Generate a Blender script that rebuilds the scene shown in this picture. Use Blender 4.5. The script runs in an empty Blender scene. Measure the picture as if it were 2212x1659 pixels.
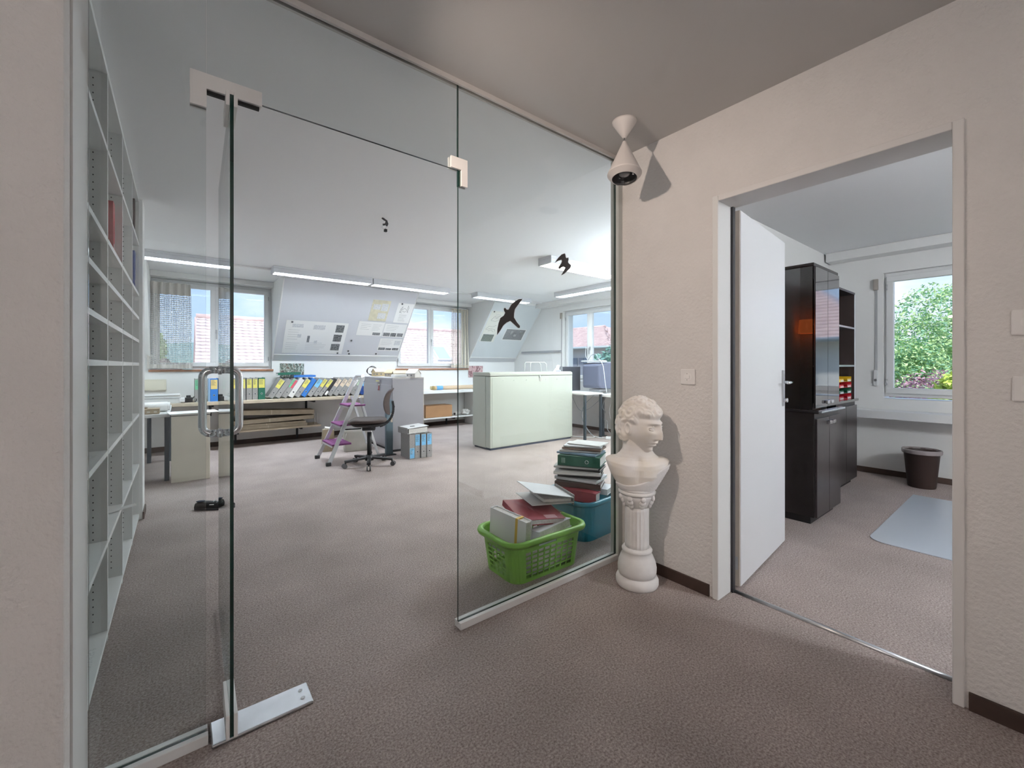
import bpy, bmesh, math, random
from mathutils import Vector, Matrix, Euler
R = math.radians
sc = bpy.context.scene
COL = sc.collection
random.seed(7)

# ---------------------------------------------------------------- camera
cam_d = bpy.data.cameras.new('camera')
cam_d.sensor_width = 36.0
cam_d.lens = 36.0 * 912.5 / 2212.0
cam_d.shift_y = -39.5 / 2212.0
cam_d.clip_start = 0.02
cam_d.clip_end = 500
cam = bpy.data.objects.new('camera', cam_d)
cam.location = (0, 0, 1.2)
cam.rotation_euler = (R(90), 0, R(-38.24))
COL.objects.link(cam)
sc.camera = cam

# ---------------------------------------------------------------- exposure
vs = sc.view_settings
vs.view_transform = 'Standard'
vs.look = 'None'
vs.exposure = 0.95
vs.gamma = 1.0
vs.use_curve_mapping = False
sc.cycles.use_denoising = True
sc.cycles.max_bounces = 7
sc.cycles.diffuse_bounces = 4
sc.cycles.glossy_bounces = 4
sc.cycles.transparent_max_bounces = 14
sc.cycles.use_adaptive_sampling = True
sc.cycles.adaptive_threshold = 0.04
sc.cycles.adaptive_min_samples = 16
sc.cycles.use_light_tree = False
sc.cycles.caustics_reflective = False
sc.cycles.caustics_refractive = False
sc.cycles.sample_clamp_indirect = 6.0

# ---------------------------------------------------------------- sky
SKY_STRENGTH = 0.95
SUN_STRENGTH = 2.6
world = bpy.data.worlds.new('sky')
sc.world = world
world.use_nodes = True
wt = world.node_tree
wt.nodes.clear()
def wn(t, **k):
    n = wt.nodes.new(t)
    for a, b in k.items():
        setattr(n, a, b)
    return n
tc = wn('ShaderNodeTexCoord')
sep = wn('ShaderNodeSeparateXYZ')
wt.links.new(tc.outputs['Generated'], sep.inputs[0])
grad = wn('ShaderNodeValToRGB')
grad.color_ramp.elements[0].position = 0.0
grad.color_ramp.elements[0].color = (0.42, 0.55, 0.74, 1)
grad.color_ramp.elements[1].position = 0.35
grad.color_ramp.elements[1].color = (0.28, 0.43, 0.72, 1)
wt.links.new(sep.outputs['Z'], grad.inputs[0])
mp = wn('ShaderNodeMapping')
mp.inputs['Scale'].default_value = (1.0, 1.0, 2.2)
wt.links.new(tc.outputs['Generated'], mp.inputs[0])
nz = wn('ShaderNodeTexNoise')
nz.inputs['Scale'].default_value = 3.2
nz.inputs['Detail'].default_value = 7
nz.inputs['Roughness'].default_value = 0.55
wt.links.new(mp.outputs[0], nz.inputs['Vector'])
cr = wn('ShaderNodeValToRGB')
cr.color_ramp.elements[0].position = 0.50
cr.color_ramp.elements[0].color = (0, 0, 0, 1)
cr.color_ramp.elements[1].position = 0.70
cr.color_ramp.elements[1].color = (1, 1, 1, 1)
wt.links.new(nz.outputs['Fac'], cr.inputs[0])
mx = wn('ShaderNodeMix', data_type='RGBA')
wt.links.new(cr.outputs[0], mx.inputs[0])
wt.links.new(grad.outputs[0], mx.inputs[6])
mx.inputs[7].default_value = (0.68, 0.72, 0.78, 1)
bg = wn('ShaderNodeBackground')
bg.inputs['Strength'].default_value = SKY_STRENGTH
wt.links.new(mx.outputs[2], bg.inputs['Color'])
wo = wn('ShaderNodeOutputWorld')
wt.links.new(bg.outputs[0], wo.inputs[0])

sun_d = bpy.data.lights.new('sun', 'SUN')
sun_d.energy = SUN_STRENGTH
sun_d.angle = R(3)
sun_d.color = (1.0, 0.96, 0.9)
sun = bpy.data.objects.new('sun', sun_d)
sun.rotation_euler = Vector((0.45, 0.62, -0.75)).to_track_quat('-Z', 'Y').to_euler()
sun.location = (0, 0, 20)
COL.objects.link(sun)

# lamp levels (built further down; hall, room and office levels drive added fill globes)
TUBE = 46.0
TUBE_MID = 29.0
SPOT_W = 34.0
HALL_L = 28.0
ROOM_L = 96.0
OFFICE_L = 60.0

# ---------------------------------------------------------------- materials
MATS = {}
def M(name, col=(.8, .8, .8), rough=.5, metal=0.0, var=0.0, vscale=20.0, bump=0.0, bscale=80.0, bdist=.004,
      emis=None, estr=0.0, col2=None, spec=.5, detail=4.0, coat=0.0):
    if name in MATS:
        return MATS[name]
    m = bpy.data.materials.new(name)
    m.use_nodes = True
    nt = m.node_tree
    b = nt.nodes['Principled BSDF']
    b.inputs['Roughness'].default_value = rough
    b.inputs['Metallic'].default_value = metal
    b.inputs['Specular IOR Level'].default_value = spec
    if coat:
        b.inputs['Coat Weight'].default_value = coat
        b.inputs['Coat Roughness'].default_value = .05
    c2 = col2 if col2 else tuple(max(0, c * (1 - var)) for c in col)
    geo = nt.nodes.new('ShaderNodeTexCoord')
    if var > 0 or col2:
        n = nt.nodes.new('ShaderNodeTexNoise')
        n.inputs['Scale'].default_value = vscale
        n.inputs['Detail'].default_value = detail
        nt.links.new(geo.outputs['Object'], n.inputs['Vector'])
        r = nt.nodes.new('ShaderNodeValToRGB')
        r.color_ramp.elements[0].position = .35
        r.color_ramp.elements[1].position = .65
        r.color_ramp.elements[0].color = (*c2, 1)
        r.color_ramp.elements[1].color = (*col, 1)
        nt.links.new(n.outputs['Fac'], r.inputs[0])
        nt.links.new(r.outputs[0], b.inputs['Base Color'])
    else:
        b.inputs['Base Color'].default_value = (*col, 1)
    if bump > 0:
        n2 = nt.nodes.new('ShaderNodeTexNoise')
        n2.inputs['Scale'].default_value = bscale
        n2.inputs['Detail'].default_value = 3
        nt.links.new(geo.outputs['Object'], n2.inputs['Vector'])
        bp = nt.nodes.new('ShaderNodeBump')
        bp.inputs['Strength'].default_value = bump
        bp.inputs['Distance'].default_value = bdist
        nt.links.new(n2.outputs['Fac'], bp.inputs['Height'])
        nt.links.new(bp.outputs[0], b.inputs['Normal'])
    if emis:
        b.inputs['Emission Color'].default_value = (*emis, 1)
        b.inputs['Emission Strength'].default_value = estr
    MATS[name] = m
    return m

def glassmat(name, tint, f0=.04, rough=0.0):
    m = bpy.data.materials.new(name)
    m.use_nodes = True
    nt = m.node_tree
    nt.nodes.clear()
    out = nt.nodes.new('ShaderNodeOutputMaterial')
    mix = nt.nodes.new('ShaderNodeMixShader')
    tr = nt.nodes.new('ShaderNodeBsdfTransparent')
    tr.inputs[0].default_value = (*tint, 1)
    gl = nt.nodes.new('ShaderNodeBsdfGlossy')
    gl.inputs['Roughness'].default_value = rough
    gl.inputs['Color'].default_value = (.95, .97, .97, 1)
    lw = nt.nodes.new('ShaderNodeLayerWeight')
    lw.inputs['Blend'].default_value = .5
    pw = nt.nodes.new('ShaderNodeMath'); pw.operation = 'POWER'; pw.inputs[1].default_value = 5
    ma = nt.nodes.new('ShaderNodeMath'); ma.operation = 'MULTIPLY_ADD'
    ma.inputs[1].default_value = .9 - f0; ma.inputs[2].default_value = f0
    nt.links.new(lw.outputs['Facing'], pw.inputs[0])
    nt.links.new(pw.outputs[0], ma.inputs[0])
    nt.links.new(ma.outputs[0], mix.inputs[0])
    nt.links.new(tr.outputs[0], mix.inputs[1])
    nt.links.new(gl.outputs[0], mix.inputs[2])
    nt.links.new(mix.outputs[0], out.inputs[0])
    MATS[name] = m
    return m

# carpet: speckled loop pile
def carpet(name, a, b, c):
    m = bpy.data.materials.new(name); m.use_nodes = True
    nt = m.node_tree; bs = nt.nodes['Principled BSDF']
    bs.inputs['Roughness'].default_value = .95
    bs.inputs['Specular IOR Level'].default_value = .1
    co = nt.nodes.new('ShaderNodeTexCoord')
    n1 = nt.nodes.new('ShaderNodeTexNoise'); n1.inputs['Scale'].default_value = 130; n1.inputs['Detail'].default_value = 6
    n1.inputs['Roughness'].default_value = .75
    r = nt.nodes.new('ShaderNodeValToRGB')
    e = r.color_ramp.elements
    e[0].position = .36; e[0].color = (*a, 1)
    e[1].position = .66; e[1].color = (*c, 1)
    x = e.new(.5); x.color = (*b, 1)
    n2 = nt.nodes.new('ShaderNodeTexNoise'); n2.inputs['Scale'].default_value = 2.2; n2.inputs['Detail'].default_value = 3
    mm = nt.nodes.new('ShaderNodeMapRange'); mm.inputs[1].default_value = .3; mm.inputs[2].default_value = .7
    mm.inputs[3].default_value = .86; mm.inputs[4].default_value = 1.1
    mu = nt.nodes.new('ShaderNodeMix'); mu.data_type = 'RGBA'; mu.blend_type = 'MULTIPLY'; mu.inputs[0].default_value = 1
    bp = nt.nodes.new('ShaderNodeBump'); bp.inputs['Strength'].default_value = .6; bp.inputs['Distance'].default_value = .006
    for n in (n1, n2):
        nt.links.new(co.outputs['Object'], n.inputs['Vector'])
    nt.links.new(n1.outputs['Fac'], r.inputs[0])
    nt.links.new(n2.outputs['Fac'], mm.inputs[0])
    nt.links.new(r.outputs[0], mu.inputs[6])
    nt.links.new(mm.outputs[0], mu.inputs[7])
    nt.links.new(mu.outputs[2], bs.inputs['Base Color'])
    nt.links.new(n1.outputs['Fac'], bp.inputs['Height'])
    nt.links.new(bp.outputs[0], bs.inputs['Normal'])
    MATS[name] = m
    return m

CARPET = carpet('carpet_taupe', (.205, .168, .156), (.375, .315, .296), (.57, .50, .478))
PLASTER = M('plaster_rough', (.78, .755, .74), .9, bump=.7, bscale=66, bdist=.008, var=.04, vscale=6)
WALLW = M('wall_white', (.84, .84, .83), .85, bump=.18, bscale=160, bdist=.002)
CEIL = M('ceiling_white', (.91, .915, .925), .95, bump=.2, bscale=220, bdist=.002)
CEILH = M('ceiling_hall', (.60, .585, .575), .95, bump=.2, bscale=220, bdist=.002)  # darker copy of the white ceiling, hall shade put into the colour
SLOPE = M('slope_grey', (.55, .56, .58), .7)
TRIMW = M('trim_white', (.80, .80, .79), .45)
FRAMEW = M('window_white', (.82, .83, .83), .4)
BASEB = M('baseboard_brown', (.075, .045, .035), .6, var=.3, vscale=9)
WOODSILL = M('sill_wood', (.30, .13, .06), .5, var=.3, vscale=14)
DOORW = M('door_white', (.80, .81, .83), .35)
STEELF = M('door_frame', (.76, .74, .73), .5)
GLASS = glassmat('partition_glass', (.940, .957, .957), .04)
PANE = glassmat('window_glass', (.985, .99, .99), .03)
SMOKE = glassmat('smoked_glass', (.10, .095, .095), .16)
GEDGE = M('glass_edge', (.006, .035, .028), .15, spec=.8)
WMETAL = M('white_metal', (.82, .81, .80), .4)
CHROME = M('chrome', (.75, .77, .80), .12, 1.0)
BRUSH = M('brushed_steel', (.62, .63, .65), .32, 1.0, var=.15, vscale=7)
DARK = M('dark_plastic', (.025, .025, .028), .5)
BLACK = M('black', (.012, .012, .013), .6)
TUBEM = M('fluorescent_tube', (.9, .9, .9), .5, emis=(.82, .92, 1.0), estr=TUBE)
TUBEY = M('fluorescent_tube_warm', (.9, .9, .8), .5, emis=(1.0, .96, .80), estr=TUBE_MID)
TUBEG = M('fluorescent_tube_gable', (.9, .9, .9), .5, emis=(.82, .92, 1.0), estr=TUBE_MID)
PAPER = M('paper_white', (.85, .85, .84), .8)

# ---------------------------------------------------------------- mesh helpers
class MB:
    def __init__(s):
        s.v = []; s.f = []; s.m = []; s.sm = []
    def add(s, vs, fs, mi=0, smooth=False):
        o = len(s.v)
        s.v += [tuple(v) for v in vs]
        for f in fs:
            s.f.append([i + o for i in f]); s.m.append(mi); s.sm.append(smooth)
        return s
    def box(s, x0, y0, z0, x1, y1, z1, mi=0):
        x0, x1 = min(x0, x1), max(x0, x1); y0, y1 = min(y0, y1), max(y0, y1); z0, z1 = min(z0, z1), max(z0, z1)
        return s.add([(x0, y0, z0), (x1, y0, z0), (x1, y1, z0), (x0, y1, z0), (x0, y0, z1), (x1, y0, z1), (x1, y1, z1), (x0, y1, z1)],
                     [(3, 2, 1, 0), (4, 5, 6, 7), (0, 1, 5, 4), (1, 2, 6, 5), (2, 3, 7, 6), (3, 0, 4, 7)], mi)
    def obox(s, c, size, rot=(0, 0, 0), mi=0):
        mt = Euler(rot).to_matrix(); c = Vector(c); hx, hy, hz = [k / 2 for k in size]
        vs = [c + mt @ Vector(p) for p in [(-hx, -hy, -hz), (hx, -hy, -hz), (hx, hy, -hz), (-hx, hy, -hz), (-hx, -hy, hz), (hx, -hy, hz), (hx, hy, hz), (-hx, hy, hz)]]
        return s.add(vs, [(3, 2, 1, 0), (4, 5, 6, 7), (0, 1, 5, 4), (1, 2, 6, 5), (2, 3, 7, 6), (3, 0, 4, 7)], mi)
    def beam(s, p0, p1, w, h, up=(0, 0, 1), mi=0):
        p0 = Vector(p0); p1 = Vector(p1); d = (p1 - p0).normalized(); up = Vector(up)
        a = d.cross(up)
        if a.length < 1e-4: a = d.cross(Vector((1, 0, 0)))
        a.normalize(); b = a.cross(d).normalized()
        vs = []
        for p in (p0, p1):
            for (i, j) in ((-1, -1), (1, -1), (1, 1), (-1, 1)):
                vs.append(p + a * (w / 2 * i) + b * (h / 2 * j))
        return s.add(vs, [(0, 1, 2, 3), (7, 6, 5, 4), (1, 0, 4, 5), (2, 1, 5, 6), (3, 2, 6, 7), (0, 3, 7, 4)], mi)
    def prism(s, poly, axis, a0, a1, mi=0):
        # poly: 2D points; axis 'x' -> (y,z), 'y' -> (x,z), 'z' -> (x,y)
        n = len(poly)
        def P(p, a):
            return (a, p[0], p[1]) if axis == 'x' else (p[0], a, p[1]) if axis == 'y' else (p[0], p[1], a)
        vs = [P(p, a0) for p in poly] + [P(p, a1) for p in poly]
        fs = [list(range(n))[::-1], list(range(n, 2 * n))] + [(i, (i + 1) % n, n + (i + 1) % n, n + i) for i in range(n)]
        return s.add(vs, fs, mi)
    def lathe(s, prof, n=24, c=(0, 0, 0), mt=None, mi=0, smooth=True, rf=None, cap=True):
        vs = []; fs = []; mt = mt or Matrix.Identity(3); c = Vector(c)
        for r, z in prof:
            for i in range(n):
                a = 2 * math.pi * i / n; q = rf(a, r, z) if rf else r
                vs.append(c + mt @ Vector((q * math.cos(a), q * math.sin(a), z)))
        for j in range(len(prof) - 1):
            for i in range(n):
                k = (i + 1) % n
                fs.append((j * n + i, j * n + k, (j + 1) * n + k, (j + 1) * n + i))
        s.add(vs, fs, mi, smooth)
        if cap:
            o = len(s.v) - len(vs)
            s.f.append([o + i for i in range(n)][::-1]); s.m.append(mi); s.sm.append(False)
            s.f.append([o + (len(prof) - 1) * n + i for i in range(n)]); s.m.append(mi); s.sm.append(False)
        return s
    def cyl(s, p0, p1, r, n=12, mi=0, r1=None):
        p0 = Vector(p0); p1 = Vector(p1); d = p1 - p0
        mt = d.to_track_quat('Z', 'Y').to_matrix()
        return s.lathe([(r, 0), (r if r1 is None else r1, d.length)], n, p0, mt, mi)
    def tube(s, pts, r, n=8, mi=0, closed=False):
        pts = [Vector(p) for p in pts]; vs = []; fs = []; L = len(pts)
        prev = None
        for i, p in enumerate(pts):
            a = pts[(i - 1) % L] if (closed or i > 0) else p
            b = pts[(i + 1) % L] if (closed or i < L - 1) else p
            t = (b - a).normalized()
            if prev is None:
                u = t.cross(Vector((0, 0, 1)))
                if u.length < 1e-3: u = t.cross(Vector((1, 0, 0)))
            else:
                u = prev - t * prev.dot(t)
            u.normalize(); prev = u; w = t.cross(u)
            for k in range(n):
                an = 2 * math.pi * k / n
                vs.append(p + u * (r * math.cos(an)) + w * (r * math.sin(an)))
        for i in range(L if closed else L - 1):
            j = (i + 1) % L
            for k in range(n):
                q = (k + 1) % n
                fs.append((i * n + k, i * n + q, j * n + q, j * n + k))
        if not closed:
            fs.append(list(range(n))[::-1]); fs.append([(L - 1) * n + k for k in range(n)])
        return s.add(vs, fs, mi, True)
    def ell(s, c, r, n=14, m=8, mi=0, mt=None):
        vs = []; fs = []; c = Vector(c); mt = mt or Matrix.Identity(3)
        for j in range(m + 1):
            ph = math.pi * j / m - math.pi / 2
            for i in range(n):
                a = 2 * math.pi * i / n
                vs.append(c + mt @ Vector((r[0] * math.cos(ph) * math.cos(a), r[1] * math.cos(ph) * math.sin(a), r[2] * math.sin(ph))))
        for j in range(m):
            for i in range(n):
                k = (i + 1) % n
                fs.append((j * n + i, j * n + k, (j + 1) * n + k, (j + 1) * n + i))
        return s.add(vs, fs, mi, True)
    def build(s, name, mats, parent=None, bevel=0.0, seg=2, sub=0, loc=None, rot=None):
        me = bpy.data.meshes.new(name)
        me.from_pydata(s.v, [], s.f)
        for m in (mats if isinstance(mats, (list, tuple)) else [mats]):
            me.materials.append(m)
        for p, mi, sm in zip(me.polygons, s.m, s.sm):
            p.material_index = mi; p.use_smooth = sm
        me.validate(); me.update()
        o = bpy.data.objects.new(name, me)
        COL.objects.link(o)
        if parent: o.parent = parent
        if loc: o.location = loc
        if rot: o.rotation_euler = rot
        if bevel:
            bv = o.modifiers.new('bevel', 'BEVEL'); bv.width = bevel; bv.segments = seg; bv.limit_method = 'ANGLE'
        if sub:
            ss = o.modifiers.new('sub', 'SUBSURF'); ss.levels = sub; ss.render_levels = sub
        return o

def tag(o, label=None, cat=None, group=None, kind=None):
    if label: o['label'] = label
    if cat: o['category'] = cat
    if group: o['group'] = group
    if kind: o['kind'] = kind
    return o
def thing(name, label, cat, loc=(0, 0, 0), rz=0.0, group=None, kind=None, rot=None):
    o = bpy.data.objects.new(name, None)
    o.empty_display_size = .05
    COL.objects.link(o)
    o.location = loc
    o.rotation_euler = rot if rot else (0, 0, rz)
    return tag(o, label, cat, group, kind)
def struct(name, mb, mats, label, cat, bevel=0.0):
    return tag(mb.build(name, mats, None, bevel), label, cat, None, 'structure')
def bx(*a):
    return MB().box(*a)
def copy_tree(o, parent=None):
    c = o.copy(); COL.objects.link(c)
    if parent: c.parent = parent
    for ch in list(o.children):
        copy_tree(ch, c)
    return c

# ================================================================ the setting
XL, XR, XR2, XG = -.56, 2.171, 2.327, 6.1     # bookcase wall, hall side and far side of the door wall, gable wall
YB = 7.65                                     # knee wall
ZC = 2.5
struct('floor', bx(-1.8, -2.6, -.12, 6.4, 7.95, 0), CARPET, 'taupe brown speckled carpet across all the rooms', 'floor')
struct('ceiling', MB().prism([(-1.8, 1.672), (XR2, 1.672), (XR2, -2.6), (6.4, -2.6), (6.4, 7.95), (-1.8, 7.95)], 'z', ZC, ZC + .2), CEIL, 'flat white ceiling over office and second room', 'ceiling')
struct('ceiling_hall', bx(-1.8, -2.6, ZC, XR2, 1.672, ZC + .2), CEILH, 'flat ceiling over the hall, shade put into its greyish colour', 'ceiling')
wl = struct('wall_left', MB().prism([(-1.8, 1.384), (-.205, 1.384), (-.205, 1.69), (-.252, 1.69), (-.252, 1.92), (-1.8, 1.92)], 'z', 0, ZC), PLASTER, 'rough plaster wall end beside the glass partition', 'wall', .006)
bx(-.206, 1.446, 0, -.2, 1.655, ZC).build('reveal_strip', TRIMW, wl)
struct('wall_office', bx(-1.8, 1.92, 0, XL, 7.65, ZC), WALLW, 'white office wall behind the built-in bookcase', 'wall')
ws = struct('wall_stub', bx(XL, 4.39, 0, -.225, 4.63, ZC), WALLW, 'short white wall end after the bookcase', 'wall')
bx(-.225, 4.385, 0, -.215, 4.63, .055).build('baseboard', BASEB, ws)
struct('wall_hall', bx(-1.8, -2.6, 0, -1.6, 1.384, ZC), PLASTER, 'rough plaster wall of the hall behind the camera', 'wall')
struct('wall_entry', bx(-1.6, -2.6, 0, XR, -2.4, ZC), PLASTER, 'rough plaster end wall of the hall', 'wall')
# right wall with the door opening
D0, D1, DZ = .211, 1.041, 2.04
w = MB().box(XR, -2.6, 0, XR2, D0 - .02, ZC).box(XR, D1 + .02, 0, XR2, 1.72, ZC).box(XR, D0 - .02, DZ + .02, XR2, D1 + .02, ZC)
struct('wall_right', w, PLASTER, 'rough plaster wall with the open doorway', 'wall')
# partition between office and second room
struct('wall_partition', bx(XR2, 1.62, 0, XG, 1.72, ZC), WALLW, 'white wall between office and second room', 'wall')
struct('wall_room', bx(XR2, -2.6, 0, XG, -2.4, ZC), WALLW, 'white end wall of the second room', 'wall')
# gable wall: openings for window_3 (Y 4.74..6.06, z .93..2.30) and window_4 (Y -.62..1.125, z .84..2.22)
g = MB()
for y0, y1 in ((-2.6, -.62), (1.125, 4.74), (6.064, 7.95)):
    g.box(XG, y0, 0, XG + .28, y1, ZC)
for y0, y1, z0, z1 in ((4.74, 6.064, .90, 2.30), (-.62, 1.125, .84, 2.22)):
    g.box(XG, y0, 0, XG + .28, y1, z0).box(XG, y0, z1, XG + .28, y1, ZC)
struct('wall_gable', g, WALLW, 'white gable wall with the side windows', 'wall')
# back knee wall, two dormers
W1 = (-.31, 1.16); W2 = (3.24, 4.83)
k = MB().box(-1.8, YB, 0, XG, YB + .28, 1.13)
k.box(-1.8, YB, 1.13, W1[0], YB + .28, 1.3).box(W1[1], YB, 1.13, W2[0], YB + .28, 1.3).box(W2[1], YB, 1.13, XG, YB + .28, 1.3)
k.box(W1[0], YB - .0, 2.43, W1[1], YB + .28, ZC).box(W2[0], YB, 2.43, W2[1], YB + .28, ZC)
struct('wall_back', k, WALLW, 'white knee wall under the dormer windows', 'wall')
SP = [(YB, 1.3), (YB + .28, 1.3), (YB + .28, ZC), (6.66, ZC)]
for nm, x0, x1, lb in (('wall_slope_left', -1.8, W1[0], 'white sloped roof wall beside the curtained corner window'),
                       ('wall_slope_middle', W1[1], W2[0], 'grey sloped pinboard wall between the two dormers'),
                       ('wall_slope_right', W2[1], XG, 'grey sloped wall beside the gable')):
    s_ = MB().prism(SP, 'x', x0, x1)
    o = struct(nm, s_, [WALLW], lb, 'wall')
SLOPE_N = Vector((0, -1.2, -.99)).normalized()
SLOPE_D = Vector((0, -.99, 1.2)).normalized()
def slope_pt(X, s, off=0.0):
    return Vector((X, YB, 1.3)) + SLOPE_D * s + SLOPE_N * off
SLOPE_ROT = None
def slope_frame():
    x = Vector((1, 0, 0)); y = SLOPE_D; z = x.cross(y)   # z points away or into room
    if z.dot(SLOPE_N) < 0:
        z = -z
    return x, y, z
def slope_panel(nm, x0, x1, s0, s1, th, m, label):
    r = thing(nm, label, 'pin board', slope_pt(x0, s0))
    def P(x, s, o_): return slope_pt(x, s, o_) - slope_pt(x0, s0)
    def slab(xa, xb, sa, sb, o0, o1):
        b = MB()
        vs = [P(x, s, o_) for o_ in (o0, o1) for (x, s) in ((xa, sa), (xb, sa), (xb, sb), (xa, sb))]
        b.add(vs, [(0, 1, 2, 3), (7, 6, 5, 4), (0, 4, 5, 1), (1, 5, 6, 2), (2, 6, 7, 3), (3, 7, 4, 0)])
        return b
    slab(x0, x1, s0 + .12, s1, .002, th).build('board', m, r)
    slab(x0, x1, s0, s0 + .105, .002, th * 1.5).build('bottom_strip', SLOPE, r)
    slab(x0, x1, s0 + .105, s0 + .12, .002, th * 1.7).build('edge_strip', TRIMW, r)
    slab(x0 - .012, x0, s0, s1, .0, th * 1.5).build('side_strip', TRIMW, r)
    slab(x1, x1 + .012, s0, s1, .0, th * 1.5).build('side_strip', TRIMW, r)
    return r
slope_panel('pin_board', W1[1] + .015, W2[0] - .015, .0, 1.50, .012, M('board_grey', (.62, .63, .665), .6), 'large grey magnetic board on the slope between the dormers')
slope_panel('pin_board', W2[1] + .015, XG - .02, .0, 1.50, .012, M('board_pale', (.68, .72, .74), .6), 'pale grey board on the slope next to the gable')

# baseboards
bb = [('baseboard_right', (XR - .012, D1 + .05, 0, XR, 1.63, .06), 'dark brown baseboard behind the column'),
      ('baseboard_hall', (XR - .012, -2.4, 0, XR, D0 - .04, .06), 'dark brown baseboard at the lower right'),
      ('baseboard_back', (XL, YB - .012, 0, XG, YB, .07), 'dark brown baseboard along the knee wall'),
      ('baseboard_gable', (XG - .012, 1.73, 0, XG, YB - .012, .06), 'dark brown baseboard along the gable wall'),
      ('baseboard_room', (XG - .012, -2.4, 0, XG, 1.6, .06), 'dark brown baseboard below the second room window'),
      ('baseboard_partition', (XR2 + .0, 1.72, 0, XG - .012, 1.732, .06), 'dark brown baseboard behind the blue tub'),
      ('baseboard_door', (XR2, D1 + .06, 0, XR2 + .012, 1.62, .06), 'dark brown baseboard behind the white door')]
for nm, b_, lb in bb:
    struct(nm, bx(*b_), BASEB, lb, 'baseboard')

# crown strip above the dormers, rails and beams
for nm, x0, x1, lb in (('trim_1', W1[0] + .002, W1[1] - .002, 'white header beam over the corner dormer window'), ('trim_2', W2[0] + .002, W2[1] - .002, 'white header beam over the middle dormer window')):
    struct(nm, bx(x0, YB - .16, 2.425, x1, YB - .002, 2.498), TRIMW, lb, 'trim', .004)
struct('trim_3', MB().box(XG - .20, 1.74, 2.41, XG - .002, 6.7, 2.498), TRIMW, 'white curtain box above the office side window', 'trim', .004)
struct('trim_4', MB().box(XG - .20, -2.38, 2.40, XG - .002, 1.60, 2.498), TRIMW, 'white curtain box above the second room window', 'trim', .004)
tag(bx(XL + .01, 6.43, 2.478, XG - .25, 6.48, 2.499).build('curtain_rail', TRIMW), 'thin white curtain rail along the office ceiling', 'rail')
tag(bx(XG - .03, 6.12, 1.475, XG, 7.36, 1.515).build('wall_rail', M('rail_grey', (.32, .33, .35), .5)), 'grey horizontal rail on the gable wall', 'rail')

# ---------------------------------------------------------------- windows
def window(nm, loc, rz, w, z0, z1, sashes, label, fr=.05, sash=.06, sill=None):
    r = thing(nm, label, 'window', loc, rz, None, 'structure')
    h = z1 - z0
    fo = MB().box(0, .03, z0, w, .10, z0 + fr).box(0, .03, z1 - fr, w, .10, z1).box(0, .03, z0 + fr, fr, .10, z1 - fr).box(w - fr, .03, z0 + fr, w, .10, z1 - fr)
    fo.build('frame', FRAMEW, r, .004)
    for i, (a, b) in enumerate(sashes):
        za, zb = z0 + fr - .012, z1 - fr + .012
        sf = MB().box(a, .0, za, b, .06, za + sash).box(a, .0, zb - sash, b, .06, zb).box(a, .0, za + sash, a + sash, .06, zb - sash).box(b - sash, .0, za + sash, b, .06, zb - sash)
        so = sf.build('sash', FRAMEW, r, .005)
        bx(a + sash - .005, .028, za + sash - .005, b - sash + .005, .034, zb - sash + .005).build('pane', PANE, so)
        for zz in (za + .12, zb - .12):
            MB().cyl((a + .004 if i == 0 else b - .004, -.008, zz - .03), (a + .004 if i == 0 else b - .004, -.008, zz + .03), .008, 8).build('hinge', BRUSH, so)
    if len(sashes) > 1:
        hx = sashes[0][1] + .012; hz_ = (z0 + z1) / 2 - .08
        hb = MB().box(hx - .012, -.012, hz_ - .03, hx + .012, 0, hz_ + .03).box(hx - .008, -.035, hz_ - .11, hx + .008, -.022, hz_ + .01).box(hx - .006, -.03, hz_ - .006, hx + .006, -.005, hz_ + .006)
        hb.build('handle', BRUSH, r, .002)
    if sill:
        sb = bx(-.02, -sill, z0 - .035, w + .02, .03, z0 - .005)
        sb.build('sill_board', WOODSILL, r, .003)
    return r
window('window_1', (W1[0], YB + .03, 0), 0, W1[1] - W1[0], 1.15, 2.42, ((.04, .735), (.735, 1.43)), 'white two-sash window of the corner dormer with wooden sill', sill=.05)
window('window_2', (W2[0], YB + .03, 0), 0, W2[1] - W2[0], 1.15, 2.42, ((.04, .735), (.735, 1.55)), 'white two-sash window of the middle dormer', sill=.05)
window('window_3', (XG + .03, 6.064, 0), R(-90), 1.324, .92, 2.30, ((.04, .665), (.665, 1.285)), 'white two-sash office window in the gable wall')
window('window_4', (XG + .03, 1.125, 0), R(-90), 1.745, .86, 2.22, ((.02, .87), (.87, 1.725)), 'white window of the second room with the garden view')
# roller blind straps
for nm, x, y, z0, z1, lb in (('blind_strap', XG, 1.185, .98, 2.16, 'grey roller blind strap beside the second room window'),
                             ('blind_strap', XG, 6.11, 1.0, 2.27, 'grey roller blind strap beside the office side window')):
    t = thing(nm, lb, 'blind strap', (x, y, z0))
    h = z1 - z0
    bx(-.006, -.011, .12, -.003, .011, h - .06).build('strap', M('strap_grey', (.42, .43, .44), .8), t)
    bx(-.035, -.02, h - .12, 0, .02, h).build('strap_guide', M('guide_taupe', (.35, .32, .28), .6), t, .004)
    bx(-.03, -.017, 0, 0, .017, .17).build('winder', FRAMEW, t, .004)
    MB().cyl((-.035, 0, .06), (-.03, 0, .06), .014, 12).build('winder_knob', BRUSH, t)

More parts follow.
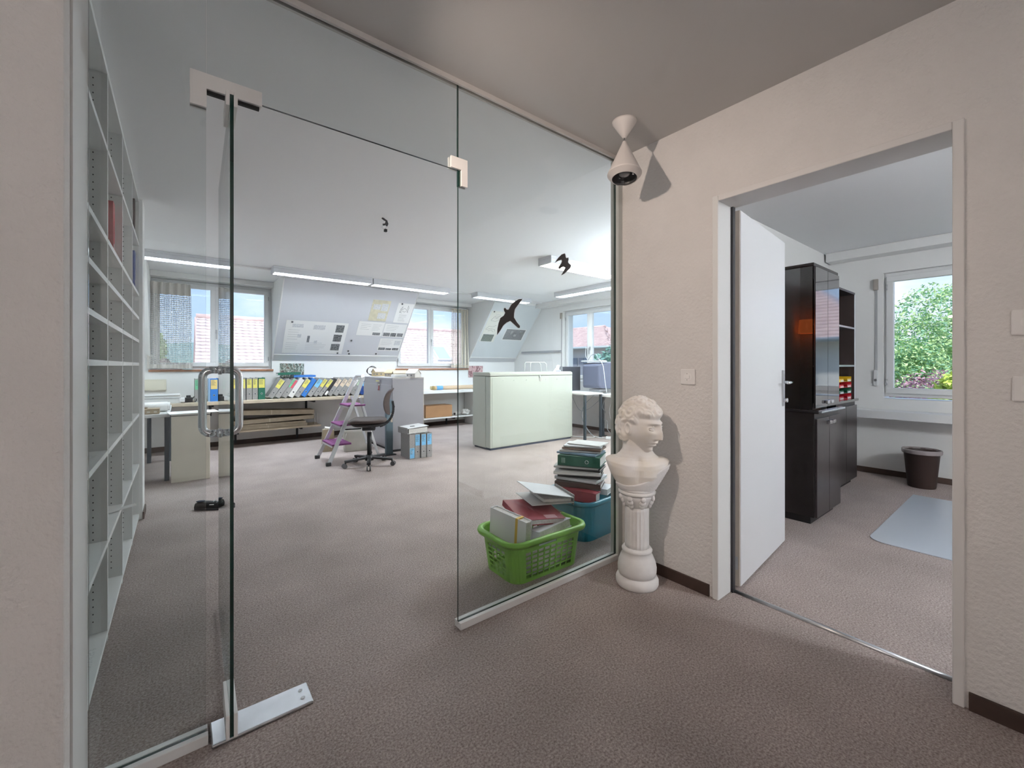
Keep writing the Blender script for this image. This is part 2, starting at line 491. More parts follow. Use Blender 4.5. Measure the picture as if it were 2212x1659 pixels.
# ---------------------------------------------------------------- second room doorway
fr = thing('door_1', 'plain steel door frame of the second room', 'door frame', (XR, 0, 0), 0, None, 'structure')
FT = .03
m_ = MB().box(-.014, D1, 0, .156 + .004, D1 + FT, DZ + FT)
m_.build('jamb', TRIMW, fr, .004)
MB().box(-.014, D0 - FT, 0, .160, D0, DZ + FT).build('jamb', STEELF, fr, .004)
MB().box(-.014, D0, DZ, .160, D1, DZ + FT).build('header', STEELF, fr, .004)
bx(.125, D1 - .012, 0, .150, D1, DZ).build('rubber_seal', DARK, fr)
tag(MB().cyl((XR2 - .01, D0, .0), (XR2 - .01, D1 - .012, .0), .013, 12).build('threshold_strip', BRUSH), 'brass coloured metal threshold strip in the doorway', 'threshold', None, 'structure')
# white door leaf, opened into the room
a = math.atan2(1.10 - 1.015, 3.235 - 2.372)
dl = thing('door_2', 'open white door leaf of the second room', 'door', (2.372, 1.022, 0), a, None, 'structure')
bx(0, 0, .012, .867, .042, 2.035).build('leaf', DOORW, dl, .002)
bx(-.008, .004, .012, .0, .038, 2.035).build('edge_band', M('edge_band', (.62, .56, .5), .5), dl)
bx(-.0085, .012, .10, -.0075, .03, .17).build('hinge_plate', BRUSH, dl)
for z in (.25, 1.75):
    MB().cyl((-.012, .046, z - .04), (-.012, .046, z + .04), .009, 10).build('hinge', BRUSH, dl)
hd = bx(.79, -.008, .93, .825, 0, 1.17).build('handle_plate', BRUSH, dl, .002)
MB().tube([(.808, -.006, 1.09), (.808, -.045, 1.09), (.80, -.055, 1.09), (.70, -.055, 1.09)], .0095, 10).build('lever', CHROME, hd)
MB().cyl((.808, -.03, .97), (.808, 0, .97), .014, 12).build('lock_knob', CHROME, hd)
# lever on the other face, sticking out past the leaf end
hd2 = bx(.79, .042, .93, .825, .05, 1.17).build('handle_plate', BRUSH, dl, .002)
MB().tube([(.808, .05, 1.09), (.808, .088, 1.09), (.80, .098, 1.09), (.70, .098, 1.09)], .0095, 10).build('lever', CHROME, hd2)

# ---------------------------------------------------------------- glass partition
YG = 1.672
gp = thing('glass_partition', 'frameless glass partition between hall and office', 'glass partition', (0, YG, 0), 0, None, 'structure')
def pane(x0, x1, z0, z1, parent, name='pane', y=0.0, th=.010):
    b = MB().box(x0, y - th / 2, z0, x1, y + th / 2, z1)
    b.m = [1, 1, 0, 1, 0, 1]
    return b.build(name, [GLASS, GEDGE], parent)
S0, S1, ZT = .069, 1.0, 2.093
pane(-.2, S0 - .002, .03, ZC - .002, gp)
pane(S0 + .001, S1 - .001, ZT, ZC - .002, gp)
pane(S1 + .002, XR - .035, .03, ZC - .002, gp)
ALU = M('rail_white', (.80, .80, .80), .4)
for x0, x1 in ((-.203, S0 + .004), (S1 + .001, XR - .002)):
    MB().box(x0, -.027, 0, x1, -.007, .032).box(x0, .007, 0, x1, .027, .032).box(x0, -.007, 0, x1, .007, .012).build('floor_rail', ALU, gp, .002)
MB().box(-.203, -.02, ZC - .022, XR - .002, -.008, ZC).box(-.203, .008, ZC - .022, XR - .002, .02, ZC).build('ceiling_rail', M('rail_greige', (.62, .60, .58), .5), gp)
MB().box(XR - .04, -.03, 0, XR - .001, -.008, ZC - .022).box(XR - .04, .008, 0, XR - .001, .03, ZC - .022).build('wall_channel', M('channel_grey', (.55, .57, .55), .5), gp, .002)
# corner clamps
for s_ in (-1, 1):
    y0, y1 = (.006, .016) if s_ > 0 else (-.016, -.006)
    cl = MB().prism([(.026, 2.13), (.222, 2.13), (.222, 2.082), (S0, 2.082), (S0, 2.022), (.026, 2.022)], 'y', y0, y1)
    cl.build('corner_clamp', WMETAL, gp, .001)
    cl = MB().prism([(.958, 2.145), (1.045, 2.145), (1.045, 2.02), (1.012, 2.02), (1.012, 2.093), (.958, 2.093)], 'y', y0, y1)
    cl.build('corner_clamp', WMETAL, gp, .001)
bx(.03, -.006, 2.072, .215, .006, 2.082).build('clamp_core', BLACK, gp)
bx(1.0, -.006, 2.02, 1.012, .006, 2.09).build('clamp_core', GEDGE, gp)

# the open glass door, pivoted at the clamp
ga = R(90 - 1.55)
gd = thing('door_3', 'frameless glass door standing open with long chrome handle', 'glass door', (.134, YG, 0), ga, None, 'structure')
pane(-.055, .855, .012, 2.068, gd, 'door_pane')
# patch fittings on the door
for s_ in (-1, 1):
    y0, y1 = (.0055, .016) if s_ > 0 else (-.016, -.0055)
    bx(-.058, y0, 2.03, .10, y1, 2.078).build('top_patch', WMETAL, gd, .001)
    bx(-.058, y0, .008, .13, y1, .085).build('bottom_patch', WMETAL, gd, .001)
hx = .69
for s_ in (-1, 1):
    pts = []
    z0, z1, off, rr = .89, 1.18, .070 * s_, .035
    pts = [(hx, .005 * s_, z0), (hx, off * .6, z0)]
    for i in range(7):
        t = math.pi / 2 * i / 6
        pts.append((hx, off - rr * s_ + rr * s_ * math.sin(t), z0 + rr - rr * math.cos(t)))
    for i in range(7):
        t = math.pi / 2 * i / 6
        pts.append((hx, off - rr * s_ + rr * s_ * math.cos(t), z1 - rr + rr * math.sin(t)))
    pts += [(hx, off * .6, z1), (hx, .005 * s_, z1)]
    h_ = MB().tube(pts, .0165, 14).build('pull_handle', CHROME, gd)
    for zz in (z0, z1):
        MB().cyl((hx, .005 * s_, zz), (hx, .013 * s_, zz), .021, 14).build('collar', CHROME, h_)

# steel cover of the floor closer
fc = thing('floor_closer_plate', 'brushed steel floor closer plate under the glass door', 'floor plate', (.228, YG, 0), 0)
MB().prism([(-.148, -.057), (.148, -.057), (.148, .057), (-.148, .057)], 'z', 0, .011).build('plate', BRUSH, fc, .004)
for y in (-.02, .022):
    MB().cyl((.12, y, .011), (.12, y, .0125), .007, 12).build('screw', CHROME, fc)

# bird stickers on the right pane
STICK = M('sticker_black', (.035, .032, .035), .6)
STICKW = M('sticker_rim', (.75, .76, .78), .6)
def bird(nm, poly, c, sc_, ang, label, mirror=False):
    t = thing(nm, label, 'window sticker', (c[0], YG - .0056, c[1]))
    ca, sa = math.cos(ang), math.sin(ang)
    s_out = 1 if sum(poly[i - 1][0] * poly[i][1] - poly[i][0] * poly[i - 1][1] for i in range(len(poly))) > 0 else -1
    def T(p, k):
        x, z = p[0] * sc_ * k, p[1] * sc_ * k
        if mirror: x = -x
        return (x * ca - z * sa, x * sa + z * ca)
    MB().prism([T(p, 1.0) for p in poly], 'y', -.0008, -.0004).build('silhouette', STICK, t)
    n_ = len(poly)
    q = []
    for i in range(n_):
        a_, b_ = Vector(poly[i - 1]), Vector(poly[(i + 1) % n_])
        e = (b_ - a_).normalized()
        q.append((poly[i][0] + s_out * e.y * .0022, poly[i][1] - s_out * e.x * .0022))
    MB().prism(q, 'y', -.0004, 0).build('pale_rim', STICKW, t)
BIRD1 = [(0.084, 0.0934), (0.058, 0.0894), (0.039, 0.0784), (0.011, 0.0584), (-0.001, 0.0404), (-0.007, 0.0304), (-0.019, 0.0294), (-0.029, 0.0384), (-0.037, 0.0324), (-0.035, 0.0224), (-0.028, 0.0134), (-0.037, -0.0016),
         (-0.058, -0.0146), (-0.069, -0.0416), (-0.076, -0.0706), (-0.078, -0.0986), (-0.061, -0.0786), (-0.04, -0.0496), (-0.019, -0.0336), (0.004, -0.0246), (0.021, -0.0356), (0.055, -0.0576), (0.065, -0.0556), (0.066, -0.0466),
         (0.046, -0.0286), (0.027, -0.0056), (0.028, 0.0134), (0.033, 0.0364), (0.058, 0.0654)]
BIRD2 = [(-0.0691, -0.0065), (-0.0431, 0.0235), (-0.0171, 0.0465), (0.0089, 0.0575), (0.0129, 0.0495), (0.0149, 0.0365), (0.0239, 0.0325), (0.0359, 0.0395), (0.0379, 0.0265), (0.0329, 0.0125), (0.0429, 0.0055), (0.0569, -0.0005),
         (0.0549, -0.0145), (0.0319, -0.0335), (0.0049, -0.0545), (-0.0191, -0.0685), (0.0019, -0.0385), (0.0129, -0.0215), (-0.0021, -0.0165), (-0.0171, -0.0225), (-0.0321, -0.0335), (-0.0421, -0.0315), (-0.0361, -0.0205),
         (-0.0211, -0.0045), (-0.0141, 0.0095), (-0.0171, 0.0185), (-0.0431, 0.0095)]
bird('bird_sticker', BIRD1, (1.298, 1.449), 1, 0, 'big black falcon sticker low on the right glass pane')
bird('bird_sticker', BIRD2, (1.679, 1.768), 1, 0, 'small black falcon sticker high on the right glass pane')

# ================================================================ built-in bookcase
BCW = M('bookcase_white', (.76, .77, .76), .5)
BY = [1.925, 2.545, 3.164, 3.79, 4.385]
BX0, BX1 = XL + .002, -.245
SZ = [.035, .427, .82, 1.21, 1.388, 1.565, 1.745, 2.14]
bc = thing('bookcase', 'tall white built-in bookcase of empty compartments behind the glass', 'bookcase', (BX1, BY[0], 0))
def bcb(y0, y1, z0, z1, x0=BX0, x1=BX1):
    return bx(x0 - BX1, y0 - BY[0], z0, x1 - BX1, y1 - BY[0], z1)
for i, y in enumerate(BY):
    bcb(y if i == 0 else y - .0095, y + .019 if i == 0 else y + .0095 if i < 4 else y, .0, ZC - .002).build('upright', BCW, bc)
bcb(BY[0], BY[-1] - .01, 0, ZC - .002, BX0, BX0 + .006).build('back_panel', M('bookcase_back', (.60, .60, .59), .6), bc)
bcb(BY[0], BY[-1] - .01, 0, .03, BX0, BX1 - .012).build('plinth', M('plinth_brown', (.17, .14, .13), .6), bc)
for i in range(4):
    for j, z in enumerate(SZ):
        bcb(BY[i] + (.019 if i == 0 else .0095), BY[i + 1] - .0095, z - .010, z + .012, BX0 + .006, BX1 + .001).build('shelf', BCW, bc)
    bcb(BY[i] + .0095, BY[i + 1] - .0095, ZC - .03, ZC - .002, BX0 + .006, BX1).build('top_panel', BCW, bc)
# rows of shelf pin holes on the far face seen in each compartment
for i in range(1, 5):
    hb = MB(); y = BY[i] - .0099
    for xx in (BX1 - .045, BX1 - .25):
        z = .10
        while z < 2.45:
            if min(abs(z - s) for s in SZ) > .022:
                vs = [(xx - BX1 + .0028 * math.cos(t * math.pi / 3), y - BY[0], z + .0035 * math.sin(t * math.pi / 3)) for t in range(6)]
                hb.add(vs, [list(range(6))])
            z += .032
    tag(hb.build('pin_holes', BLACK, bc), kind='stuff')
LBL = M('shelf_label', (.86, .87, .86), .5, col2=(.55, .56, .56), vscale=160)
for i, z, a_, b_ in ((0, SZ[0], .30, .48), (1, SZ[0], .08, .17), (2, SZ[0], .1, .2), (0, SZ[2], .40, .5), (3, SZ[0], .1, .25)):
    bx(-.06, BY[i] + a_ - BY[0], z + .0122, -.02, BY[i] + b_ - BY[0], z + .0128).build('shelf_label', LBL, bc)
tag(MB().obox((0, 0, 0), (.11, .05, .0012), (0, R(-8), R(12))).build('paper_strip', PAPER, None, 0, 2, 0, (-.235, 3.02, .449)), 'loose white paper strip hanging off a bookcase shelf', 'paper')

# ================================================================ ring binders
GREYB = M('binder_grey', (.36, .355, .345), .6, col2=(.26, .255, .25), vscale=90)
def colm(n, c, **k): return M('card_' + n, c, .5, **k)
BC = {'grey': GREYB, 'blue': colm('blue', (.03, .17, .52)), 'green': colm('green', (.012, .11, .07)), 'white': colm('white', (.74, .73, .71)), 'black': colm('black', (.02, .02, .02)),
      'navy': colm('navy', (.02, .06, .24)), 'cream': colm('cream', (.76, .62, .42)), 'orange': colm('orange', (.72, .12, .03)), 'red': colm('red', (.36, .035, .045)),
      'brown': colm('brown', (.05, .035, .03)), 'paleblue': colm('paleblue', (.30, .45, .62)), 'lightgrey': colm('lightgrey', (.55, .555, .56))}
LC = {'yellow': colm('lyellow', (.74, .68, .16)), 'green': colm('lgreen', (.16, .55, .30)), 'lblue': colm('lblue', (.20, .52, .80)), 'amber': colm('lamber', (.80, .62, .22)),
      'beige': colm('lbeige', (.72, .60, .46)), 'white': colm('lwhite', (.80, .79, .77)), 'red': colm('lred', (.62, .09, .13)), 'mint': colm('lmint', (.55, .68, .52))}
INK = M('ink', (.10, .10, .11), .7)
PAGES = M('page_edges', (.74, .73, .70), .8, var=.2, vscale=120)
def binder(label, body, lab, w=.078, loc=(0, 0, 0), rot=(0, 0, 0), fill=.75, h=.318, d=.285, labz=(.17, .30), name='ring_binder', group=None, ring=True, text=True):
    t = thing(name, label, 'binder', loc, 0, group, None, rot)
    bm = BC[body]
    bd = .0028
    MB().box(0, 0, 0, bd, d, h).box(w - bd, 0, 0, w, d, h).box(0, 0, 0, w, bd, h).build('cover', bm, t, .0012)
    if fill > 0:
        bx(bd + .002, .02, .008, bd + (w - 2 * bd) * fill, d - .008, h - .012).build('paper_block', PAGES, t)
    if lab:
        ls = lab if isinstance(lab, tuple) else (lab,)
        ww = (w - .012) / len(ls)
        for i, l in enumerate(ls):
            lo = bx(.006 + i * ww, -.0008, labz[0], .006 + (i + 1) * ww, 0, labz[1]).build('spine_label', LC[l], t)
            if text and i == 0:
                tx = MB()
                z = labz[1] - .012
                while z > labz[0] + .05:
                    tx.box(.012, -.0012, z, .012 + (w - .026) * random.uniform(.5, .95), -.0009, z + .004)
                    z -= .011
                tag(tx.build('lettering', INK, lo), kind='stuff')
    if ring:
        rg = MB().lathe([(.0125, 0), (.0125, .0012), (.0095, .0015), (.0095, 0)], 16, (w / 2, 0, .085), Matrix.Rotation(R(90), 3, 'X'), 0, True, None, False)
        ro = rg.build('finger_ring', BRUSH, t)
        MB().cyl((w / 2, 0, .085), (w / 2, -.0006, .085), .0095, 16).build('finger_hole', BLACK, ro)
    return t

# binders left in the bookcase
binder('dark brown binder in the topmost far compartment of the bookcase', 'brown', None, .075, (BX1 - .02, 4.295, SZ[7] + .013), (0, 0, R(90)))
binder('navy binder standing in the far compartment of the bookcase', 'navy', None, .08, (BX1 - .02, 4.292, SZ[6] + .013), (0, 0, R(90)))
binder('dark red binder standing in the upper part of the bookcase', 'red', None, .075, (BX1 - .03, 3.075, SZ[6] + .013), (0, 0, R(90)))

# ================================================================ worktops and shelves along the knee wall
BEIGE = M('worktop_beige', (.62, .53, .40), .5, var=.12, vscale=5)
WTOP = M('worktop_white', (.78, .79, .79), .45)
WT = .705
def worktop(nm, x0, y0, x1, y1, z, th, m, label, brackets=(), mb=None):
    t = thing(nm, label, 'worktop' if z > .5 else 'shelf', (x0, y0, 0))
    bx(0, 0, z - th, x1 - x0, y1 - y0, z).build('top', m, t, .004)
    for b in brackets:
        MB().box(b - .015, .05, z - th - .03, b + .015, y1 - y0, z - th).box(b - .015, y1 - y0 - .02, z - th - .2, b + .015, y1 - y0, z - th).build('bracket', mb or DARK, t)
    return t
worktop('worktop', -.54, 7.05, 2.85, YB - .002, WT, .045, BEIGE, 'long beige worktop carrying the row of binders', (.9, 2.2))
worktop('worktop', 2.87, 7.05, 5.52, YB - .002, .735, .055, WTOP, 'white worktop right of the grey steel cabinet', (3.3, ) and ())
worktop('wall_shelf', .42, 7.25, 1.80, YB - .014, .255, .028, BEIGE, 'low beige shelf carrying long flat cartons', (.25, 1.1))
worktop('wall_shelf', 2.9, 7.25, 4.75, YB - .014, .205, .028, WTOP, 'low white shelf carrying the brown parcel', (.5, 1.4))
t = worktop('worktop', 5.55, 1.78, XG - .032, 7.03, .72, .04, WTOP, 'white worktop along the gable wall under the side window', ())
# long flat cartons on the low beige shelf
CARD = M('carton_buff', (.46, .39, .29), .8, var=.15, vscale=9)
CARD2 = M('carton_brown', (.27, .20, .13), .8, var=.2, vscale=9)
def carton(label, c, size, rot, m=CARD, m2=CARD2, nm='long_carton'):
    t = thing(nm, label, 'carton', c, 0, None, None, rot)
    L, D, H = size
    MB().box(0, 0, 0, L, D, H).build('body', m, t, .003)
    for x in (-.004, L):
        MB().box(x, .01, .008, x + .004, D - .01, H - .008).build('end_flap', m2, t)
    bx(L * .44, -.001, -.0005, L * .45, D + .001, H + .0005).build('string', M('string', (.6, .55, .45), .9), t)
    return t
carton('thin buff carton lying lowest on the low beige shelf', (.62, 7.28, .2555), (.98, .26, .045), (0, 0, 0))
carton('short buff carton at the front of the low beige shelf', (.60, 7.27, .3015), (.98, .30, .03), (0, 0, R(1)))
carton('long buff carton in the middle of the low shelf pile', (.58, 7.29, .333), (1.12, .26, .06), (0, R(-1.2), R(-1)))
carton('tilted buff carton on top of the low shelf pile', (.62, 7.28, .478), (1.08, .27, .07), (0, R(2.6), 0))
t = thing('wire_hook', 'small bent wire bookend at the end of the low beige shelf', 'wire hook', (1.72, 7.33, .255))
MB().tube([(0, 0, 0), (0, 0, .17), (.012, 0, .185), (.035, 0, .185), (.045, 0, .17), (.045, 0, 0)], .004, 6).build('wire', WMETAL, t)

# upright binders on the worktop, left of the leaning row
up = [('grey', 'green', .088, 'grey binder with a green label, first in the upright row'),
      ('paleblue', None, .022, 'thin pale blue folder beside the upright blue binder'),
      ('blue', 'amber', .088, 'upright blue binder with an amber label'),
      ('grey', ('white', 'green'), .078, 'upright grey binder with half white half green label'),
      ('green', None, .05, 'low dark green box file behind the glass door edge'),
      ('grey', 'yellow', .072, 'grey yellow-labelled binder seen at the glass door edge'),
      ('grey', 'yellow', .075, 'grey yellow-labelled binder hidden partly by the chrome handle'),
      ('grey', 'yellow', .07, 'grey yellow-labelled binder left of its twin by the green binder'),
      ('grey', 'yellow', .066, 'grey yellow-labelled binder touching the dark green binder'),
      ('green', 'yellow', .088, 'dark green binder with yellow label, last in the upright row')]
xs = [.165, .315, .338, .435, .53, .60, .68, .765, .840, .912]
for (b, l, w_, lb), x in zip(up, xs):
    if 'low dark' in lb:
        t = thing('box_file', lb, 'box file', (x, 7.19, WT))
        bx(0, 0, 0, w_, .2, .07).build('body', BC['green'], t, .003); bx(.008, -.001, .02, w_ - .008, 0, .05).build('front_label', LC['mint'], t)
        continue
    binder(lb, b, l, w_, (x, 7.17, WT), (0, 0, R(random.uniform(-1, 1))), ring=(w_ > .04), group='binders standing upright on the worktop')
# leaning binders
lean = [('grey', 'yellow', 'first leaning grey binder with yellow label next to the upright row'),
        ('grey', None, 'leaning grey binder with no label, second of the leaning row'),
        ('grey', ('green', 'red'), 'leaning grey binder with green and red label'),
        ('white', None, 'leaning white binder in the row on the worktop'),
        ('grey', 'yellow', 'leaning grey binder with yellow label between white and blue binders'),
        ('blue', None, 'leaning plain blue binder in the row on the worktop'),
        ('grey', 'lblue', 'leaning grey binder with pale blue label'),
        ('grey', 'yellow', 'leaning grey yellow-labelled binder right of the pale blue label'),
        ('grey', 'yellow', 'last leaning grey binder with a yellow label'),
        ('black', 'white', 'leaning slim black binder with white strip low on its spine'),
        ('grey', 'beige', 'leaning grey beige-labelled binder next to the black one'),
        ('grey', 'beige', 'middle one of the three leaning beige-labelled grey binders'),
        ('grey', 'beige', 'leaning grey beige-labelled binder beside the white-labelled one'),
        ('grey', 'white', 'leaning grey binder with white label'),
        ('grey', 'mint', 'leaning grey binder with mint label near the stepladder'),
        ('navy', 'lblue', 'leaning navy and pale blue book seen through the stepladder'),
        ('navy', None, 'leaning dark blue folder seen through the stepladder'),
        ('cream', None, 'leaning cream folder seen through the stepladder'),
        ('orange', None, 'leaning orange folder at the end of the row')]
x = 1.035
for i, (b, l, lb) in enumerate(lean):
    th = R(33 + random.uniform(-1.5, 1.5) + (2 if i > 7 else 0))
    w_ = {'black': .045, 'cream': .055, 'orange': .06, 'navy': .055}.get(b, .073)
    if i in (7, 8): w_ = .06
    lz = (.02, .09) if b == 'black' else (.17, .305)
    binder(lb, b, l, w_, (x, 7.16 + random.uniform(0, .015), WT + w_ * math.sin(th)), (0, th, 0), labz=lz, group='binders leaning in a row on the worktop', text=(b != 'black'))
    x += w_ / math.cos(th) + .002
# two folders lying on the leaning row
binder('flat green folder lying on top of the leaning binders', 'green', None, .035, (1.19, 7.30, 1.088), (0, R(90 - 2), R(-2)), fill=.6, ring=False)
binder('flat blue folder lying on top of the leaning binders', 'blue', None, .032, (1.40, 7.25, 1.052), (0, R(90), R(1)), fill=.6, ring=False)

# printed photographs on the knee wall
def photo(nm, label, c, w_, h_, cols, n=(9, 6), seed=1):
    t = thing(nm, label, 'photograph', c)
    bx(0, -.003, 0, w_, 0, h_).build('backing', M('photo_paper', (.6, .6, .58), .5), t)
    m = bpy.data.materials.new(nm + '_print'); m.use_nodes = True
    nt = m.node_tree; bs = nt.nodes['Principled BSDF']; bs.inputs['Roughness'].default_value = .4
    co_ = nt.nodes.new('ShaderNodeTexCoord'); mp_ = nt.nodes.new('ShaderNodeMapping'); mp_.inputs['Location'].default_value = (seed, seed * 2.3, 0)
    mp_.inputs['Scale'].default_value = (n[0], 1, n[1])
    ns = nt.nodes.new('ShaderNodeTexNoise'); ns.inputs['Scale'].default_value = 1.0; ns.inputs['Detail'].default_value = 5; ns.inputs['Roughness'].default_value = .6
    rp_ = nt.nodes.new('ShaderNodeValToRGB'); rp_.color_ramp.interpolation = 'CONSTANT'
    e_ = rp_.color_ramp.elements
    e_.remove(e_[1]); e_[0].position = 0; e_[0].color = (*cols[0], 1)
    for i in range(1, len(cols)):
        q = e_.new(.36 + .30 * (i - 1) / max(1, len(cols) - 2)); q.color = (*cols[i], 1)
    nt.links.new(co_.outputs['Object'], mp_.inputs[0]); nt.links.new(mp_.outputs[0], ns.inputs['Vector']); nt.links.new(ns.outputs['Fac'], rp_.inputs[0]); nt.links.new(rp_.outputs[0], bs.inputs['Base Color'])
    bx(.004, -.0036, .004, w_ - .004, -.003, h_ - .004).build('print', m, t)
    return t
photo('wall_photo', 'landscape aerial photo pinned under the big grey board', (1.27, YB - .001, 1.0), .362, .24, [(.05, .05, .05), (.16, .12, .09), (.45, .50, .46), (.06, .09, .07), (.22, .2, .16), (.16, .26, .34)], (22, 15), 3)
photo('wall_photo', 'reddish photo pinned on the wall behind the cream cabinet', (4.835, YB - .001, .945), .38, .255, [(.38, .14, .16), (.55, .38, .38), (.20, .09, .10), (.60, .50, .5)], (16, 10), 5)

# ================================================================ sheets on the slope boards
sx, sy, sz = slope_frame()
SQ = Matrix((sx, sy, sx.cross(sy))).transposed().to_euler()
SIGN = 1 if sx.cross(sy).dot(SLOPE_N) > 0 else -1
PHOTOK = [M('print_dark', (.035, .038, .04), .5, col2=(.25, .26, .27), vscale=45), M('print_mid', (.30, .31, .32), .5, col2=(.08, .08, .085), vscale=60), M('print_green', (.07, .10, .07), .5, col2=(.28, .30, .28), vscale=70)]
SKETCH = M('sketch_grey', (.50, .51, .53), .7, col2=(.78, .79, .80), vscale=70)
def sheet(label, x0, s0, x1, s1, pics=(), lines=(), m=PAPER, skew=0.0, off=.0150, nm='paper_sheet', curl=0.0, strokes=()):
    t = thing(nm, label, 'paper', slope_pt(x0, s0, off), 0, None, None, SQ)
    w_, h_ = x1 - x0, s1 - s0
    N = 8 if curl else 1
    b = MB()
    for i in range(N):
        for a_ in range(1):
            xa, xb = w_ * i / N, w_ * (i + 1) / N
            za = SIGN * curl * math.sin(math.pi * i / N); zb = SIGN * curl * math.sin(math.pi * (i + 1) / N)
            b.add([(xa, 0, za), (xb, 0, zb), (xb, h_, 0), (xa, h_, 0), (xa, 0, za + SIGN * .0006), (xb, 0, zb + SIGN * .0006), (xb, h_, SIGN * .0006), (xa, h_, SIGN * .0006)],
                  [(0, 1, 2, 3), (4, 7, 6, 5), (0, 4, 5, 1), (2, 6, 7, 3), (0, 3, 7, 4), (1, 5, 6, 2)])
    b.build('sheet', m, t)
    for (u0, v0, u1, v1, k) in pics:
        bx(u0 * w_, v0 * h_, SIGN * .0007, u1 * w_, v1 * h_, SIGN * .0012).build('picture', (PHOTOK + [SKETCH])[k], t)
    if lines:
        lb = MB()
        for (u0, u1, v) in lines:
            lb.box(u0 * w_, v * h_, SIGN * .0007, u1 * w_, v * h_ + .004, SIGN * .0011)
        tag(lb.build('lettering', M('ink_soft', (.42, .42, .44), .7), t), kind='stuff')
    if strokes:
        for st in strokes:
            MB().tube([(u * w_, v * h_, SIGN * .001) for u, v in st], .0022, 5).build('pen_stroke', INK, t)
    return t
rl = random.Random(4)
def txt(u0, u1, v0, v1, step):
    r_ = []; v = v1
    while v > v0:
        r_.append((u0, u0 + (u1 - u0) * rl.uniform(.6, 1), v)); v -= step
    return r_
sheet('wide plan drawing sheet with three dark photos on the big board', 1.28, .145, 2.2, .785, [(.80, .70, .94, .93, 0), (.79, .41, .93, .63, 0), (.78, .12, .93, .33, 0), (.10, .80, .27, .90, 3), (.43, .76, .62, .90, 3), (.2, .5, .26, .6, 3), (.36, .36, .40, .56, 1), (.48, .32, .53, .42, 3)],
      txt(.05, .3, .42, .72, .07) + txt(.35, .7, .14, .34, .05) + txt(.04, .3, .1, .32, .06))
sheet('yellowed site plan sheet at the top of the big board', 2.495, .872, 2.80, 1.285, [(.1, .55, .5, .8, 4 - 1), (.45, .12, .9, .4, 3), (.55, .5, .93, .85, 3)], txt(.15, .8, .88, .95, .05), M('paper_yellowed', (.68, .64, .48), .8, var=.2, vscale=14))
sheet('letter sheet with a pen sketch heading at the board corner', 2.934, .864, 3.222, 1.268, (), txt(.25, .75, .06, .42, .055), strokes=(
    [(.25, .52), (.33, .68), (.48, .76), (.62, .68), (.74, .55)], [(.22, .55), (.25, .74), (.34, .84), (.30, .66)], [(.70, .56), (.73, .78), (.66, .9), (.66, .68)], [(.36, .58), (.44, .62), (.5, .55), (.56, .62), (.64, .58)], [(.2, .53), (.3, .55), (.34, .5)]))
sheet('plan sheet with one small photo on the big board', 2.36, .56, 2.802, .85, [(.62, .05, .92, .24, 1)], txt(.1, .5, .35, .8, .12) + txt(.55, .95, .4, .8, .1))
sheet('plan sheet with a strip of three photos on the big board', 2.812, .548, 3.212, .832, [(.03, .06, .33, .32, 1), (.36, .05, .62, .32, 0), (.66, .06, .94, .32, 1)], txt(.1, .65, .45, .85, .12), off=.0165)
sheet('plan sheet with dark photo strip in the board corner', 2.80, .24, 3.21, .512, [(.03, .05, .33, .25, 0), (.36, .05, .62, .22, 0), (.66, .05, .95, .24, 0), (.68, .48, .95, .85, 3)], txt(.08, .6, .4, .88, .1))
sheet('sketch sheet on the pale board behind the big bird sticker', 4.87, .535, 5.24, 1.295, (), txt(.35, .8, .72, .9, .03), M('paper_cream', (.78, .77, .70), .8), strokes=(
    [(.1, .42), (.25, .52), (.5, .5), (.7, .56)], [(.12, .4), (.4, .44), (.72, .42), (.75, .36)], [(.2, .72), (.35, .84), (.5, .78), (.7, .88)], [(.2, .70), (.5, .68), (.75, .74)], [(.3, .36), (.5, .4), (.66, .34)]))
sheet('dark green photo at the foot of the pale board', 4.90, .54, 5.19, .735, [(.03, .04, .97, .96, 2)], off=.017, nm='photo_print')
sheet('curled aerial photo sheet on the pale board', 5.42, .60, 5.98, .905, [(.04, .06, .96, .95, 1), (.30, .5, .4, .8, 3), (.48, .35, .6, .55, 3), (.7, .6, .85, .85, 3)], off=.016, nm='photo_print')
MAG = M('magnet_dark', (.04, .04, .045), .4)
for i, (X, s_, lb) in enumerate([(1.36, .755, 'top left corner of the wide plan sheet'), (2.13, .165, 'bottom right corner of the wide plan sheet'), (2.31, .44, 'grey board right of the plan sheet, highest of three'), (2.30, .215, 'grey board right of the plan sheet, middle of three'), (2.325, .155, 'grey board right of the plan sheet, lowest of three'),
                               (2.80, .165, 'grey board under the photo strip sheet'), (4.93, 1.28, 'top of the sketch sheet'), (3.0, 1.255, 'top of the letter sheet')]):
    mgt = MB().lathe([(.0, 0), (.014, 0), (.016, SIGN * .004), (.014, SIGN * .009), (0, SIGN * .010)], 14, (0, 0, 0), cap=False)
    o = mgt.build('board_magnet', MAG, None, 0, 2, 0, slope_pt(X, s_, .0152), SQ)
    tag(o, 'small dark round magnet at the ' + lb, 'magnet', 'magnets on the slope boards')

